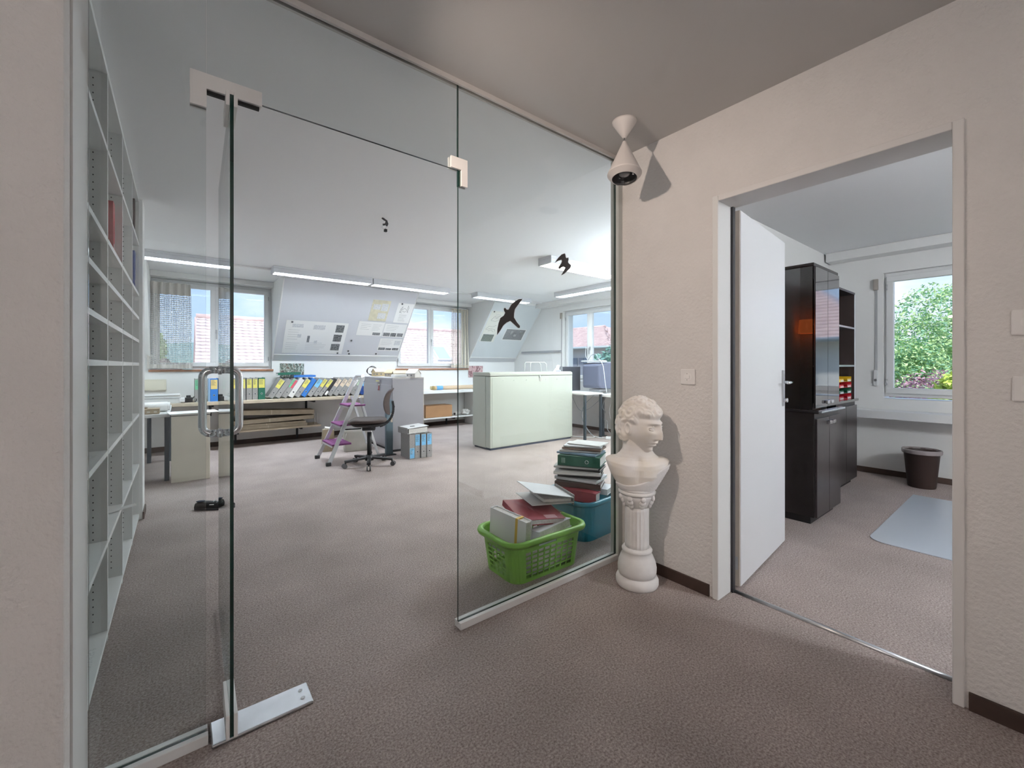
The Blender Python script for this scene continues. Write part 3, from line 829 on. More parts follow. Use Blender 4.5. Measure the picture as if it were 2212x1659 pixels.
# ================================================================ curtains
def curtain(nm, label, x0, x1, y, z0, z1, folds, nx, nz_, val, m, solid=None):
    t = thing(nm, label, 'curtain', (x0, y, z0))
    W, H = x1 - x0, z1 - z0
    b = MB()
    def P(u, v):
        fl = 1 - .25 * v
        return (u * W + .03 * (1 - v) * (u - .3), .028 * math.sin(u * folds * 2 * math.pi + .4 * math.sin(3 * v)) * fl + .006 * math.sin(11 * u + 5 * v), v * H)
    SX, SZ_ = nx * 3, nz_ * 3
    idx = {}
    def V(i, j):
        if (i, j) not in idx:
            # thicken the threads: shift lattice so that holes fill the middle
            fi = (i // 3 + (0, .17, .83)[i % 3]) / nx; fj = (j // 3 + (0, .17, .83)[j % 3]) / nz_
            idx[(i, j)] = len(b.v); b.v.append(P(min(fi, 1), min(fj, 1)))
        return idx[(i, j)]
    for j in range(SZ_):
        for i in range(SX):
            if i % 3 == 1 and j % 3 == 1 and (j / SZ_) < val and (j / SZ_) > .05 and not (solid and solid(i / SX, j / SZ_)):
                continue
            b.f.append([V(i, j), V(i + 1, j), V(i + 1, j + 1), V(i, j + 1)]); b.m.append(0); b.sm.append(True)
    o = b.build('lace_cloth', m, t)
    sd = o.modifiers.new('solid', 'SOLIDIFY'); sd.thickness = .0012
    bx(0, -.004, 0, W - .01, .004, .018).build('hem', M('hem_white', (.75, .75, .76), .9), t) if False else None
    MB().tube([(-.02, .0, H), (W + .02, 0, H)], .006, 8).build('rod', TRIMW, t)
    return t
LACE = M('lace_beige', (.70, .67, .62), .95, var=.2, vscale=200)
curtain('lace_curtain', 'short beige openwork lace curtain at the corner window', -.335, .13, YB - .06, 1.16, 2.36, 5.5, 26, 44, .86, LACE, lambda u, v: u < .05)
LACE2 = M('lace_cream', (.74, .68, .58), .95, var=.2, vscale=200)
curtain('lace_curtain', 'short cream lace curtain at the middle dormer window', 4.40, 4.80, YB - .06, 1.16, 2.38, 5, 22, 44, .97, LACE2, lambda u, v: u > .55 and int(u * 22) % 2 == 0)

# ================================================================ left desk corner
LEGM = M('leg_dark_blue', (.035, .05, .065), .5)
t = thing('desk', 'pale grey desk on dark steel legs at the far left', 'desk', (-.54, 5.66, 0))
bx(0, 0, .665, .465, 1.30, .70).build('top', M('desk_grey', (.60, .61, .60), .5), t, .004)
for x_, y_ in ((.03, .05), (.25, 1.2), (.44, .05), (.44, 1.2)):
    bx(x_ - .02, y_ - .02, 0, x_ + .02, y_ + .02, .665).build('leg', LEGM, t)
t = thing('pedestal_box', 'tall beige box pedestal standing at the desk end', 'box', (-.065, 5.53, 0))
PED = M('pedestal_beige', (.62, .57, .48), .7, var=.08, vscale=5)
bx(0, 0, 0, .325, .36, .685).build('body', PED, t, .006)
bx(-.002, -.002, .685, .327, .362, .70).build('lid', M('pedestal_lid', (.72, .69, .62), .6), t, .003)
bx(.0, -.003, .68, .327, -.001, .687).build('lid_gap', DARK, t)
tag(MB().obox((0, 0, 0), (.42, .30, .006), (0, 0, R(6))).build('paper_stack', PAPER, None, 0, 2, 0, (.12, 5.66, .7045)), 'white sheets lying on the beige box pedestal', 'paper')
# roll printer body and rolls on the desk
t = thing('plan_roller', 'long grey and white plan roller lying on the worktop corner', 'plan roller', (-.5, 7.08, WT))
MB().box(0, 0, 0, .52, .16, .105).build('body', M('roller_grey', (.66, .66, .64), .5), t, .006)
MB().box(0, -.004, .068, .52, .0, .075).build('slot', M('slot_grey', (.3, .3, .3), .5), t)
MB().box(.50, -.008, .015, .56, .12, .07).build('end_cap', TRIMW, t, .006)
MB().box(0, -.01, .106, .51, .17, .122).build('lid', TRIMW, t, .004)
for i, (y_, r_, L) in enumerate(((5.98, .052, .42), (6.12, .045, .44))):
    t = thing('paper_roll', ['thick white paper roll on the desk', 'thinner white paper roll behind on the desk'][i], 'paper roll', (-.52, y_, .701 + r_))
    MB().cyl((0, 0, 0), (L, 0, 0), r_, 24).build('roll', PAPER, t)
    MB().cyl((L, 0, 0), (L + .001, 0, 0), r_ * .55, 18).build('core_hole', M('core_grey', (.5, .5, .5), .9), t)
t = thing('wooden_block', 'wooden relief model block with dark pegs on the desk', 'model block', (-.52, 5.71, .701))
bx(0, 0, 0, .36, .16, .055).build('block', M('block_wood', (.42, .33, .22), .6, var=.25, vscale=14), t, .003)
for i in range(5):
    MB().ell((.17 + .04 * (i % 3), .05 + .035 * (i // 2), .06), (.014, .02, .009), 10, 6).build('peg', M('peg_brown', (.16, .10, .06), .6), t)
for i in range(6):
    bx(.04 + i * .055, -.0015, .015, .065 + i * .055, 0, .03).build('inlay', M('inlay_grey', (.55, .5, .42), .6), t)
tag(MB().obox((0, 0, 0), (.40, .24, .004), (0, 0, R(-5))).build('blueprint', M('blueprint_grey', (.42, .46, .52), .7), None, 0, 2, 0, (-.27, 5.80, .7545) if False else (-.22, 5.70, .7035)), 'grey blue folded print at the desk edge', 'paper') if False else None
t = thing('film_camera', 'black camera with strap standing beside the first binder', 'camera', (.055, 7.17, WT))
MB().box(0, 0, 0, .09, .055, .065).box(.02, .01, .065, .07, .045, .095).build('body', DARK, t, .006)
MB().cyl((.045, 0, .032), (.045, -.04, .032), .026, 18).build('lens', BLACK, t)
MB().tube([(.09, .03, .05), (.105, .02, .075), (.125, .01, .07), (.13, .0, .03), (.118, -.01, .004), (.085, -.02, .004)], .006, 6).build('strap', BLACK, t)
t = thing('wall_heater', 'small cream panel on the knee wall under the lace curtain', 'panel', (-.5, YB - .03, .86))
bx(0, 0, 0, .36, .03, .15).build('panel', M('panel_cream', (.72, .68, .56), .6), t, .004)
bx(.02, -.001, .02, .34, .0, .13).build('front_plate', M('panel_cream2', (.76, .72, .60), .6), t)

# black shoe on the carpet
t = thing('shoe', 'single black shoe lying on the carpet behind the glass', 'shoe', (.235, 4.33, 0), R(-28))
b = MB(); n = 18; rings = [(-.145, .022, .035, .03), (-.12, .036, .05, .05), (-.07, .040, .056, .055), (-.02, .039, .05, .045), (.04, .046, .042, .03), (.09, .048, .036, .026), (.13, .036, .03, .02), (.15, .012, .024, .014)]
vs = []; fs = []
for x_, hw, top, _ in rings:
    for i in range(n):
        a_ = 2 * math.pi * i / n
        vs.append((x_, hw * math.cos(a_), .018 + max(0, math.sin(a_)) * top + min(0, math.sin(a_)) * .004))
for j in range(len(rings) - 1):
    for i in range(n):
        k_ = (i + 1) % n
        fs.append((j * n + i, j * n + k_, (j + 1) * n + k_, (j + 1) * n + i))
fs += [list(range(n)), [(len(rings) - 1) * n + i for i in range(n)][::-1]]
b.add(vs, fs, 0, True); b.build('upper', BLACK, t, 0, 2, 1)
sole = [(.155 * math.cos(a_) , (.047 + .006 * math.cos(a_)) * math.sin(a_)) for a_ in [2 * math.pi * i / 24 for i in range(24)]]
MB().prism(sole, 'z', .0, .018).build('sole', M('sole_dark', (.05, .05, .055), .8), t, .003)
MB().ell((-.105, 0, .068), (.035, .026, .006), 16, 6).build('lining', M('lining_blue', (.015, .02, .045), .9), t)
bx(-.02, -.046, .045, .012, -.040, .05).build('side_mark', TRIMW, t)
for i in range(3):
    MB().tube([(.0 + .025 * i, -.024, .066 - .006 * i), (.006 + .025 * i, 0, .074 - .008 * i), (.0 + .025 * i, .024, .066 - .006 * i)], .003, 5).build('lace', M('lace_grey', (.3, .32, .33), .8), t)
MB().tube([(.055, -.045, .03), (.06, 0, .06), (.055, .045, .03)], .006, 6).build('strap', M('strap_pale', (.45, .46, .48), .6), t)

# ================================================================ grey steel plan cabinet
SG = M('steel_grey', (.34, .335, .36), .45)
t = thing('plan_cabinet', 'grey steel plan cabinet behind the office chair', 'cabinet', (2.325, 5.63, 0))
bx(0, 0, .03, .47, 1.14, 1.0).build('body', SG, t, .004)
bx(-.003, -.003, 1.0, .473, 1.143, 1.03).build('lid', M('steel_grey_lid', (.38, .375, .40), .45), t, .004)
bx(.47, -.004, .03, .476, .0, 1.03).build('edge_trim', M('trim_cream', (.70, .66, .58), .5), t)
bx(.0, -.004, 1.027, .476, .02, 1.033).build('edge_trim', M('trim_cream', (.70, .66, .58), .5), t)
bx(.01, .01, 0, .46, 1.13, .03).build('plinth', DARK, t)
bx(-.012, .01, .06, .0, 1.13, .93).build('front_flap', M('steel_grey_flap', (.37, .365, .39), .4), t, .003)
bx(-.03, .42, .965, -.002, .56, .99).build('handle', CHROME, t, .004)
kz = thing('key_bunch', 'red key fob hanging from the grey plan cabinet lock', 'keys', (2.308, 6.06, .915))
MB().cyl((.005, 0, 0), (-.012, 0, 0), .014, 12).build('lock', CHROME, kz)
bx(-.016, -.010, -.075, -.008, .012, -.008).build('fob', M('fob_red', (.35, .03, .03), .4), kz, .002)
bx(-.014, .012, -.075, -.008, .045, -.055).build('key', M('key_dark', (.2, .06, .06), .4), kz)
# blue grey post leaning in front of it
t = thing('steel_post', 'dark blue grey steel column standing beside the grey cabinet', 'post', (2.222, 5.50, 0))
bx(-.045, -.03, .012, .045, .03, .74).build('column', M('post_blue', (.10, .15, .18), .5), t, .004)
bx(-.075, -.07, 0, .075, .07, .012).build('foot', DARK, t)
bx(.012, -.033, .44, .038, -.030, .56).build('plate', M('post_plate', (.5, .44, .36), .6), t)

# house models on the plan cabinet
def house_model(label, x, y, w_, d_, h_, rz, m1, m2, nw=2):
    t = thing('house_model', label, 'model house', (x, y, 1.034), rz)
    MB().box(0, 0, 0, w_, d_, h_).build('walls', m1, t)
    MB().prism([(-.008, h_), (d_ / 2, h_ + d_ * .42), (d_ + .008, h_), (d_ + .008, h_ + .008), (d_ / 2, h_ + d_ * .42 + .010), (-.008, h_ + .008)], 'x', -.01, w_ + .01).build('roof', m2, t)
    MB().prism([(.0, h_), (d_ / 2, h_ + d_ * .40), (d_, h_)], 'x', .001, w_ - .001).build('gable', m1, t)
    for i in range(nw):
        bx(.012 + i * (w_ - .02) / nw, -.001, h_ * .35, .012 + i * (w_ - .02) / nw + .02, 0, h_ * .75).build('window', M('model_window', (.2, .2, .22), .5), t)
        bx(-.001, .02 + i * .04, h_ * .35, 0, .04 + i * .04, h_ * .8).build('window', M('model_window', (.2, .2, .22), .5), t)
    return t
CW = M('model_white', (.76, .75, .72), .7); CB = M('model_buff', (.55, .44, .26), .7); CT = M('model_tan', (.42, .36, .28), .7)
house_model('buff model house with open sides at the back of the cabinet top', 2.42, 6.52, .16, .13, .06, R(8), CB, CT)
house_model('tan model house with pitched roof on the cabinet top', 2.47, 6.28, .15, .12, .05, R(-70), CT, CB)
house_model('low buff model house in the middle of the cabinet top', 2.52, 6.05, .18, .10, .045, R(-15), CB, CT)
house_model('white model house with small dark windows on the cabinet edge', 2.56, 5.70, .15, .14, .05, R(-62), CW, CW, 2)
t = thing('model_base', 'white flat model base between the house models', 'model base', (2.45, 5.86, 1.034))
bx(0, 0, 0, .22, .13, .035).build('slab', CW, t, .002); bx(.01, .01, .035, .2, .12, .04).build('top_sheet', PAPER, t)
t = thing('wire_coil', 'dark coiled wire beside the model houses', 'wire', (2.44, 6.72, 1.034))
for i in range(3):
    MB().tube([(.08 * math.cos(a_), .02 * i + .01 * math.sin(2 * a_), .085 + (.075 - .008 * i) * math.sin(a_)) for a_ in [2 * math.pi * k_ / 20 for k_ in range(20)]], .004, 5, 0, True).build('loop', DARK, t)

# ================================================================ stepladder
ALUM = M('ladder_alu', (.72, .74, .77), .3, .6)
PURP = M('step_purple', (.20, .045, .17), .55)
t = thing('stepladder', 'white aluminium stepladder with three purple steps', 'stepladder', (1.40, 5.58, 0))
def LP(y, z):     # front stile line
    k_ = z / 1.06
    return (.0 + .46 * k_, y * (1 - .42 * k_), z)
for s_ in (-1, 1):
    MB().beam(LP(.26 * s_, .02), LP(.26 * s_, 1.0), .022, .045, (1, 0, .5)).build('stile', ALUM, t, .004)
    bx(-.028, .26 * s_ - .02, 0, .03, .26 * s_ + .02, .045).build('foot', DARK, t, .006)
    rp = Vector((.655, .15 * s_, .02)); rq = Vector((.40, .165 * s_, .80))
    MB().beam(rp, rq, .018, .03, (1, 0, .3)).build('rear_leg', ALUM, t, .003)
    bx(rp.x - .018, rp.y - .015, 0, rp.x + .018, rp.y + .015, .03).build('rear_foot', DARK, t, .004)
pts = [LP(-.26, .97)]
q0, q1 = Vector(LP(-.26, 1.0)), Vector(LP(.26, 1.0))
arc = [q0, q0 + Vector((.018, .012, .045)), q0 + Vector((.03, .05, .07)), q1 + Vector((.03, -.05, .07)), q1 + Vector((.018, -.012, .045)), q1]
hb = MB()
for i in range(len(arc) - 1):
    hb.beam(arc[i], arc[i + 1], .022, .042, (1, 0, .4))
hb.build('top_handle', ALUM, t, .003)
for i, z in enumerate((.235, .465, .70)):
    p = LP(.26, z); hw = p[1] - .012; dep = (.23, .20, .22)[i]
    st = bx(p[0] - .05, -hw, z - .012, p[0] - .05 + dep, hw, z + .008).build('step', PURP, t, .004)
    bx(p[0] - .052, -hw, z - .03, p[0] - .045, hw, z - .012).build('step_edge', ALUM, st)
    for k_ in range(5):
        bx(p[0] - .03 + k_ * .035, -hw + .015, z + .008, p[0] - .02 + k_ * .035, hw - .015, z + .0095).build('tread', M('tread_purple', (.27, .07, .24), .7), st)
for z in (.16, .45):
    k_ = z / .78
    MB().beam((.655 - .327 * k_ + .0, -.155, z), (.655 - .327 * k_, .155, z), .012, .02).build('rear_brace', ALUM, t)
for s_ in (-1, 1):
    MB().beam((.30, .155 * s_, .70), (.43, .16 * s_, .70), .01, .02).build('hinge_arm', ALUM, t)
    MB().cyl((.12, .225 * s_, .24), (.12, .225 * s_ - .03 * s_, .24), .008, 10).build('rivet', DARK, t)

# white boxes and paper bag behind the ladder
t = thing('flat_carton', 'off-white flat carton on the floor behind the ladder', 'carton', (1.80, 6.05, 0), R(-12))
bx(0, 0, 0, .33, .16, .30).build('body', M('carton_white', (.62, .60, .54), .7, var=.1, vscale=8), t, .006)
bx(-.004, -.003, .27, .334, .163, .30).build('lid', M('carton_white2', (.70, .68, .62), .7), t, .004)
MB().tube([(.03, -.004, .26), (.0, -.004, .15), (.02, -.004, .0)], .0035, 5).build('cord', M('cord_white', (.7, .7, .68), .7), t)
t = thing('paper_bag', 'brown paper bag with printed folder behind the ladder', 'paper bag', (1.56, 6.22, 0), R(-5))
MB().prism([(0, 0), (.16, 0), (.15, .30), (.01, .31)], 'y', 0, .10).build('bag', M('bag_kraft', (.42, .35, .25), .9, var=.2, vscale=10), t)
MB().obox((.08, .05, .30), (.10, .04, .07), (R(20), R(12), 0)).build('papers', PAGES, t)

# ================================================================ office chair
CHB = M('chair_brown', (.075, .055, .05), .8, var=.25, vscale=120)
CHG = M('chair_shell', (.03, .031, .034), .5)
ch = thing('office_chair', 'brown swivel office chair turned to the binders', 'office chair', (1.80, 5.06, 0), R(157))
# local: chair faces +x
MB().lathe([(.026, .09), (.026, .40)], 16).build('gas_column', BLACK, ch)
MB().lathe([(.018, .36), (.018, .47)], 16).build('piston', CHROME, ch)
MB().lathe([(.05, .065), (.05, .095), (.035, .13)], 18).build('hub', DARK, ch)
for k_ in range(5):
    a_ = R(72 * k_ + 20)
    c_, s_ = math.cos(a_), math.sin(a_)
    am = MB().beam((.04 * c_, .04 * s_, .095), (.285 * c_, .285 * s_, .078), .045, .026)
    ao = am.build('base_arm', DARK, ch, .006)
    MB().cyl((.275 * c_, .275 * s_, .075), (.275 * c_, .275 * s_, .05), .010, 8).build('castor_pin', BLACK, ao)
    for q in (-1, 1):
        w0 = Vector((.275 * c_ - s_ * .008 * q + .012 * c_, .275 * s_ + c_ * .008 * q + .012 * s_, .028))
        w1 = w0 + Vector((-s_ * .016 * q, c_ * .016 * q, 0))
        MB().cyl(w0, w1, .028, 18).build('castor_wheel', M('castor_grey', (.10, .10, .105), .4), ao)
def pad(nx, ny, fx):
    b = MB(); vs = []; fs = []
    for side in (1, 0):
        for j in range(ny + 1):
            for i in range(nx + 1):
                vs.append(fx(2 * i / nx - 1, 2 * j / ny - 1, side))
    N_ = (nx + 1) * (ny + 1)
    for j in range(ny):
        for i in range(nx):
            a0 = j * (nx + 1) + i
            q = (a0, a0 + 1, a0 + nx + 2, a0 + nx + 1)
            fs.append(q); fs.append(tuple(k_ + N_ for k_ in q[::-1]))
    rim = [i for i in range(nx + 1)] + [(j + 1) * (nx + 1) - 1 for j in range(1, ny + 1)] + [ny * (nx + 1) + i for i in range(nx - 1, -1, -1)] + [j * (nx + 1) for j in range(ny - 1, 0, -1)]
    for i in range(len(rim)):
        a0, a1 = rim[i], rim[(i + 1) % len(rim)]
        fs.append((a1, a0, a0 + N_, a1 + N_))
    b.add(vs, fs, 0, True)
    return b
def sq2disc(u, v):     # square to rounded outline
    k_ = .35
    return u * math.sqrt(1 - k_ * v * v), v * math.sqrt(1 - k_ * u * u)
def seat(u, v, side):
    x_, y_ = sq2disc(u, v)
    e = max(abs(u), abs(v)) ** 4
    z = .545 + .012 * x_ * x_ + .018 * y_ * y_ - .05 * max(0, x_ - .5) ** 2 * 4 * .5
    if side:
        return (x_ * .23 + .02, y_ * .225, z + .022 * (1 - e) - .005 * e)
    return (x_ * .222 + .02, y_ * .217, z - .03 - .025 * (1 - e))
pad(14, 14, seat).build('seat', CHB, ch, 0, 2, 1)
def shell(u, v, side):
    x_, y_ = sq2disc(u, v)
    e = max(abs(u), abs(v)) ** 4
    return (x_ * .21 + .015, y_ * .205, (.512 if side else .512 - .045 * (1 - e)))
pad(10, 10, shell).build('seat_shell', CHG, ch, 0, 2, 1)
bx(-.07, -.06, .425, .08, .06, .475).build('mechanism', DARK, ch, .012)
def back(u, v, side):
    y_, z_ = sq2disc(u, v)
    e = max(abs(u), abs(v)) ** 4
    cx = -.235 - .035 * (z_ * .5 + .5) ** 2 - .03 * max(0, z_ - .55) * 2 + .045 * y_ * y_ + .03 * math.sin((z_ + 1) * 1.4)
    th = .022 * (1 - e) + .006
    return (cx + (th if side else -th * .7), y_ * .20 * (1 - .15 * abs(z_)), .765 + z_ * .165)
def flip(b):
    b.f = [f[::-1] for f in b.f]; return b
pad(12, 14, back).build('backrest', CHB, ch, 0, 2, 1)
pb = []
for i in range(9):
    k_ = i / 8
    pb.append((-.12 - .16 * math.sin(k_ * math.pi * .62) - .0 * k_, 0, .47 + .30 * k_ ** 1.6))
bk = MB()
for i in range(len(pb) - 1):
    bk.beam(pb[i], pb[i + 1], .075 - .002 * i, .028, (1, 0, 0))
bk.build('back_support', CHG, ch, .004)
MB().cyl((-.28, -.03, .70), (-.28, .03, .70), .016, 12).build('height_knob', BLACK, ch)
bx(-.06, .20, .47, -.03, .25, .485).build('lever', DARK, ch, .004)

# ================================================================ binders on the floor by the cabinet
fl = [('grey', 'lblue', (.01, .14), 'grey floor binder with low blue label, nearest the chair'),
      ('grey', 'lblue', (.165, .305), 'grey floor binder with high blue label, second from the chair'),
      ('grey', 'lblue', (.165, .305), 'grey floor binder with high blue label, third from the chair'),
      ('grey', 'lblue', (.165, .305), 'grey floor binder with blue label, farthest from the chair')]
for i, (b_, l, lz, lb) in enumerate(fl):
    w_ = .073
    t = binder(lb, b_, l, w_, (2.315 + i * .0785, 5.055 - .006 * i + (.012 if i == 1 else 0), 0), (0, 0, R(-1 + i)), labz=lz, group='grey binders standing on the carpet')
t = thing('open_binder', 'pale open binder of loose papers lying across the floor binders', 'binder', (2.30, 5.08, .320), R(4))
bx(.0, .0, .0, .30, .25, .004).build('bottom_cover', BC['lightgrey'], t)
MB().obox((.16, .125, .036), (.27, .23, .060), (R(1), R(-1), 0)).build('paper_block', PAGES, t)
MB().obox((.15, .128, .078), (.315, .265, .004), (R(1), R(-3), 0)).build('top_cover', BC['lightgrey'], t)
bx(-.006, .0, .0, .0, .25, .08).build('spine', GREYB, t)
bx(.10, .10, .0785, .16, .125, .084).build('clip', BLACK, t)

# ================================================================ cream plan cabinet in the middle of the office
CR = M('cabinet_cream', (.50, .535, .47), .22, coat=.35)
CRs = M('cabinet_cream_side', (.50, .52, .46), .35)
t = thing('plan_cabinet', 'large cream green steel plan cabinet with lid in mid office', 'cabinet', (3.44, 4.86, 0))
W_, D_, H_ = 1.66, .45, 1.10
bx(0, .12, .025, W_, D_, 1.045).build('body', CRs, t, .004)
bx(0, 0, .03, W_, .115, 1.045).build('front_flap', CR, t, .008)
bx(.035, -.003, .05, W_ - .02, 0, 1.03).build('front_panel', CR, t)
lid = MB().prism([(0, 1.052), (D_, 1.052), (D_, 1.095), (D_ - .01, 1.105), (.03, 1.105), (0, 1.085)], 'x', 0, W_)
lid.build('lid', CRs, t, .004)
bx(.01, .01, 1.045, W_ - .01, D_ - .01, 1.052).build('lid_gap', DARK, t)
bx(.02, .02, 0, W_ - .02, D_ - .02, .03).build('plinth', M('plinth_blue', (.07, .09, .13), .6), t)
bx(W_ - .17, -.005, .985, W_ - .10, -.003, 1.012).build('badge', M('badge_grey', (.42, .43, .42), .4), t)
lk = MB().cyl((.93, -.004, 1.035), (.93, -.022, 1.035), .016, 16).build('lock', CHROME, t)
MB().tube([(.94 + .02 * math.cos(a_), -.02, .995 + .028 * math.sin(a_)) for a_ in [2 * math.pi * k_ / 14 for k_ in range(14)]], .003, 5, 0, True).build('key_ring', M('pink_tag', (.62, .5, .5), .5), lk)
for x_ in (.22, .42, .66, 1.05, 1.3):
    MB().cyl((x_, -.003, .985), (x_, -.005, .985), .005, 8).build('rivet', CHROME, t)
t = thing('plastic_rack', 'clear plastic tray frame standing on the cream cabinet', 'tray', (4.36, 5.06, 1.106))
MB().tube([(0, 0, 0), (0, 0, .13), (.02, 0, .15), (.30, 0, .15), (.34, 0, .12), (.35, 0, 0)], .005, 6).build('frame', M('clear_plastic', (.80, .81, .80), .2), t)
MB().tube([(0, .14, 0), (0, .14, .13), (.02, .14, .15), (.30, .14, .15), (.34, .14, .12), (.35, .14, 0)], .005, 6).build('frame', M('clear_plastic', (.80, .81, .80), .2), t)
t = thing('desk_stapler', 'white and blue tape dispenser on the cream cabinet', 'dispenser', (4.86, 5.02, 1.106))
MB().prism([(0, 0), (.14, 0), (.135, .02), (.09, .03), (.11, .10), (.09, .105), (.05, .05), (.02, .02)], 'y', 0, .05).build('body', M('dispenser_white', (.72, .74, .82), .4), t, .003)
bx(.02, -.002, .004, .12, .0, .014).build('stripe', M('stripe_blue', (.2, .24, .55), .4), t)

# things around the cream cabinet on the white worktop
t = thing('poster_tube', 'blue banded cardboard tube on the white worktop', 'tube', (3.78, 7.22, .735 + .040))
MB().cyl((0, 0, 0), (1.2, 0, 0), .040, 20).build('tube', M('tube_buff', (.56, .43, .30), .7), t)
MB().cyl((.07, 0, 0), (.20, 0, 0), .0412, 20).build('blue_band', M('tube_blue', (.12, .36, .62), .5), t)
MB().cyl((-.002, 0, 0), (.03, 0, 0), .0415, 20).build('end_cap', M('tube_cap', (.38, .28, .10), .5), t)
t = thing('poster_tube', 'long blue tube lying behind the buff tube', 'tube', (3.80, 7.34, .735 + .036))
MB().cyl((0, 0, 0), (1.25, 0, 0), .035, 18).build('tube', M('tube_blue2', (.10, .30, .60), .5), t)
MB().cyl((-.003, 0, 0), (.04, 0, 0), .0365, 18).build('end_cap', M('tube_cap2', (.5, .42, .22), .5), t)
MB().cyl((.1, 0, .0), (.16, 0, 0), .0362, 18).build('paper_band', PAPER, t)
t = thing('parcel', 'orange brown parcel on the low white shelf', 'parcel', (3.66, 7.28, .2055))
bx(0, 0, 0, .575, .30, .225).build('body', M('parcel_orange', (.56, .33, .17), .7, var=.08, vscale=6), t, .006)
bx(.0, .13, .225, .575, .18, .2258).build('tape', M('parcel_tape', (.48, .28, .14), .4), t)
t = thing('paper_rolls', 'short white paper roll beside the orange parcel', 'paper roll', (4.30, 7.30, .2055 + .038))
MB().cyl((0, 0, 0), (.17, .1, 0), .036, 18).build('roll', M('roll_white', (.70, .69, .66), .8), t)
MB().cyl((0, 0, 0), (-.001, -.0006, 0), .022, 14).build('core_hole', DARK, t)
t = thing('crumpled_paper', 'crumpled white paper at the end of the low white shelf', 'paper', (4.585, 7.36, .2055))
b = MB().ell((0, 0, .05), (.10, .08, .055), 14, 8)
rr = random.Random(2); b.v = [(x_ + rr.uniform(-.02, .02), y_ + rr.uniform(-.02, .02), max(0, z_ + rr.uniform(-.015, .02))) for x_, y_, z_ in b.v]; b.sm = [False] * len(b.sm)
b.build('paper', PAPER, t)
t = thing('drawer_unit', 'white drawer unit under the white worktop', 'drawer unit', (4.72, 7.18, 0))
bx(0, 0, 0, .45, .42, .66).build('body', WTOP, t, .004)
for i in range(4):
    d_ = bx(.012, -.014 - (.06 if i == 2 else 0), .03 + i * .155, .438, -.001, .03 + i * .155 + .145).build('drawer', WTOP, t, .003)
    bx(.18, -.024 - (.06 if i == 2 else 0), .09 + i * .155, .27, -.0145 - (.06 if i == 2 else 0), .10 + i * .155).build('pull', BRUSH, d_)

# ================================================================ computer corner
t = thing('side_table', 'white topped table on dark steel legs right of the cream cabinet', 'table', (5.10, 4.58, 0))
bx(0, 0, .728, .44, 1.0, .752).build('top', WTOP, t, .003)
for x_, y_ in ((.025, .03), (.025, .72), (.41, .03), (.41, .72)):
    bx(x_ - .017, y_ - .017, 0, x_ + .017, y_ + .017, .728).build('leg', LEGM, t)
t = thing('table_leg_frame', 'dark steel support leg under the window worktop', 'support', (5.70, 4.72, 0))
bx(-.02, -.02, .01, .02, .02, .68).build('post', LEGM, t); bx(-.05, -.05, 0, .05, .05, .01).build('foot', LEGM, t)
CRT = M('crt_blue_grey', (.10, .115, .175), .5); CRTF = M('crt_front', (.50, .52, .55), .5)
t = thing('crt_monitor', 'bulky blue grey tube monitor on the window worktop', 'monitor', (5.64, 4.66, .752), R(0))
# back of the tube body towards the viewer, screen towards the window
MB().prism([(0, .03), (.36, .0), (.40, .02), (.42, .25), (.40, .46), (.36, .48), (0, .45), (-.03, .24)], 'x', .0, .30).build('housing', CRT, t, .02) if False else None
hs = MB()
secs = [(-.06, .06, .08, .40, .42), (.0, .02, .03, .46, .46), (.26, .0, .015, .48, .475)]
vs = []
for x_, y0, z0, y1, z1 in secs:
    vs += [(x_, y0, z0), (x_, y1, z0), (x_, y1, z1), (x_, y0, z1)]
hs.add(vs, [(0, 1, 2, 3)[::-1]] + [(4 * j + i, 4 * j + (i + 1) % 4, 4 * j + 4 + (i + 1) % 4, 4 * j + 4 + i) for j in range(2) for i in range(4)] + [(8, 9, 10, 11)])
hs.build('housing', CRT, t, .02)
bx(.26, -.005, .01, .30, .485, .485).build('bezel', CRTF, t, .008)
bx(.299, .04, .05, .303, .44, .44).build('screen', M('crt_glass', (.02, .025, .03), .1), t)
for i in range(9):
    bx(.02, .02 + .045 * i, .462, .24, .045 + .045 * i, .466).build('vent', M('vent_dark', (.05, .055, .08), .6), t)
bx(.05, .12, -.03, .25, .36, .012).build('stand', CRTF, t, .006)
t.location.z = .752 + .03
t = thing('computer_tower', 'dark fronted computer tower beside the tube monitor', 'computer', (5.30, 5.28, .752), 0)
bx(0, 0, 0, .45, .19, .43).build('case', M('tower_case', (.05, .055, .07), .4), t, .006)
bx(-.012, .008, .005, .0, .182, .425).build('front', M('tower_front', (.40, .42, .46), .35), t, .004)
for i in range(2):
    bx(-.015, .02, .33 - .05 * i, -.012, .17, .37 - .05 * i).build('drive_slot', M('drive_dark', (.06, .065, .08), .3), t)
for i in range(10):
    bx(-.014, .03, .05 + .018 * i, -.012, .16, .058 + .018 * i).build('grille_slat', M('grille_mid', (.10, .11, .14), .4), t)
t = thing('picture_frame', 'framed picture leaning behind the computer tower', 'picture frame', (5.62, 5.55, .722), R(20))
bx(0, 0, 0, .42, .02, .42).build('frame', M('frame_olive', (.50, .47, .30), .5), t, .003)
bx(.03, -.002, .03, .39, .0, .39).build('picture', M('frame_picture', (.16, .17, .20), .4), t)
t = thing('keyboard', 'pale keyboard lying on top of the tube monitor', 'keyboard', (5.62, 4.68, 1.268), R(4))
bx(0, 0, 0, .16, .44, .018).build('body', M('keyboard_grey', (.55, .58, .62), .5), t, .005)
kb = MB()
for i in range(5):
    for j in range(15):
        kb.box(.015 + .027 * i, .015 + .0275 * j, .018, .037 + .027 * i, .037 + .0275 * j, .026)
tag(kb.build('keys', M('key_grey', (.45, .48, .53), .5), t), kind='stuff')
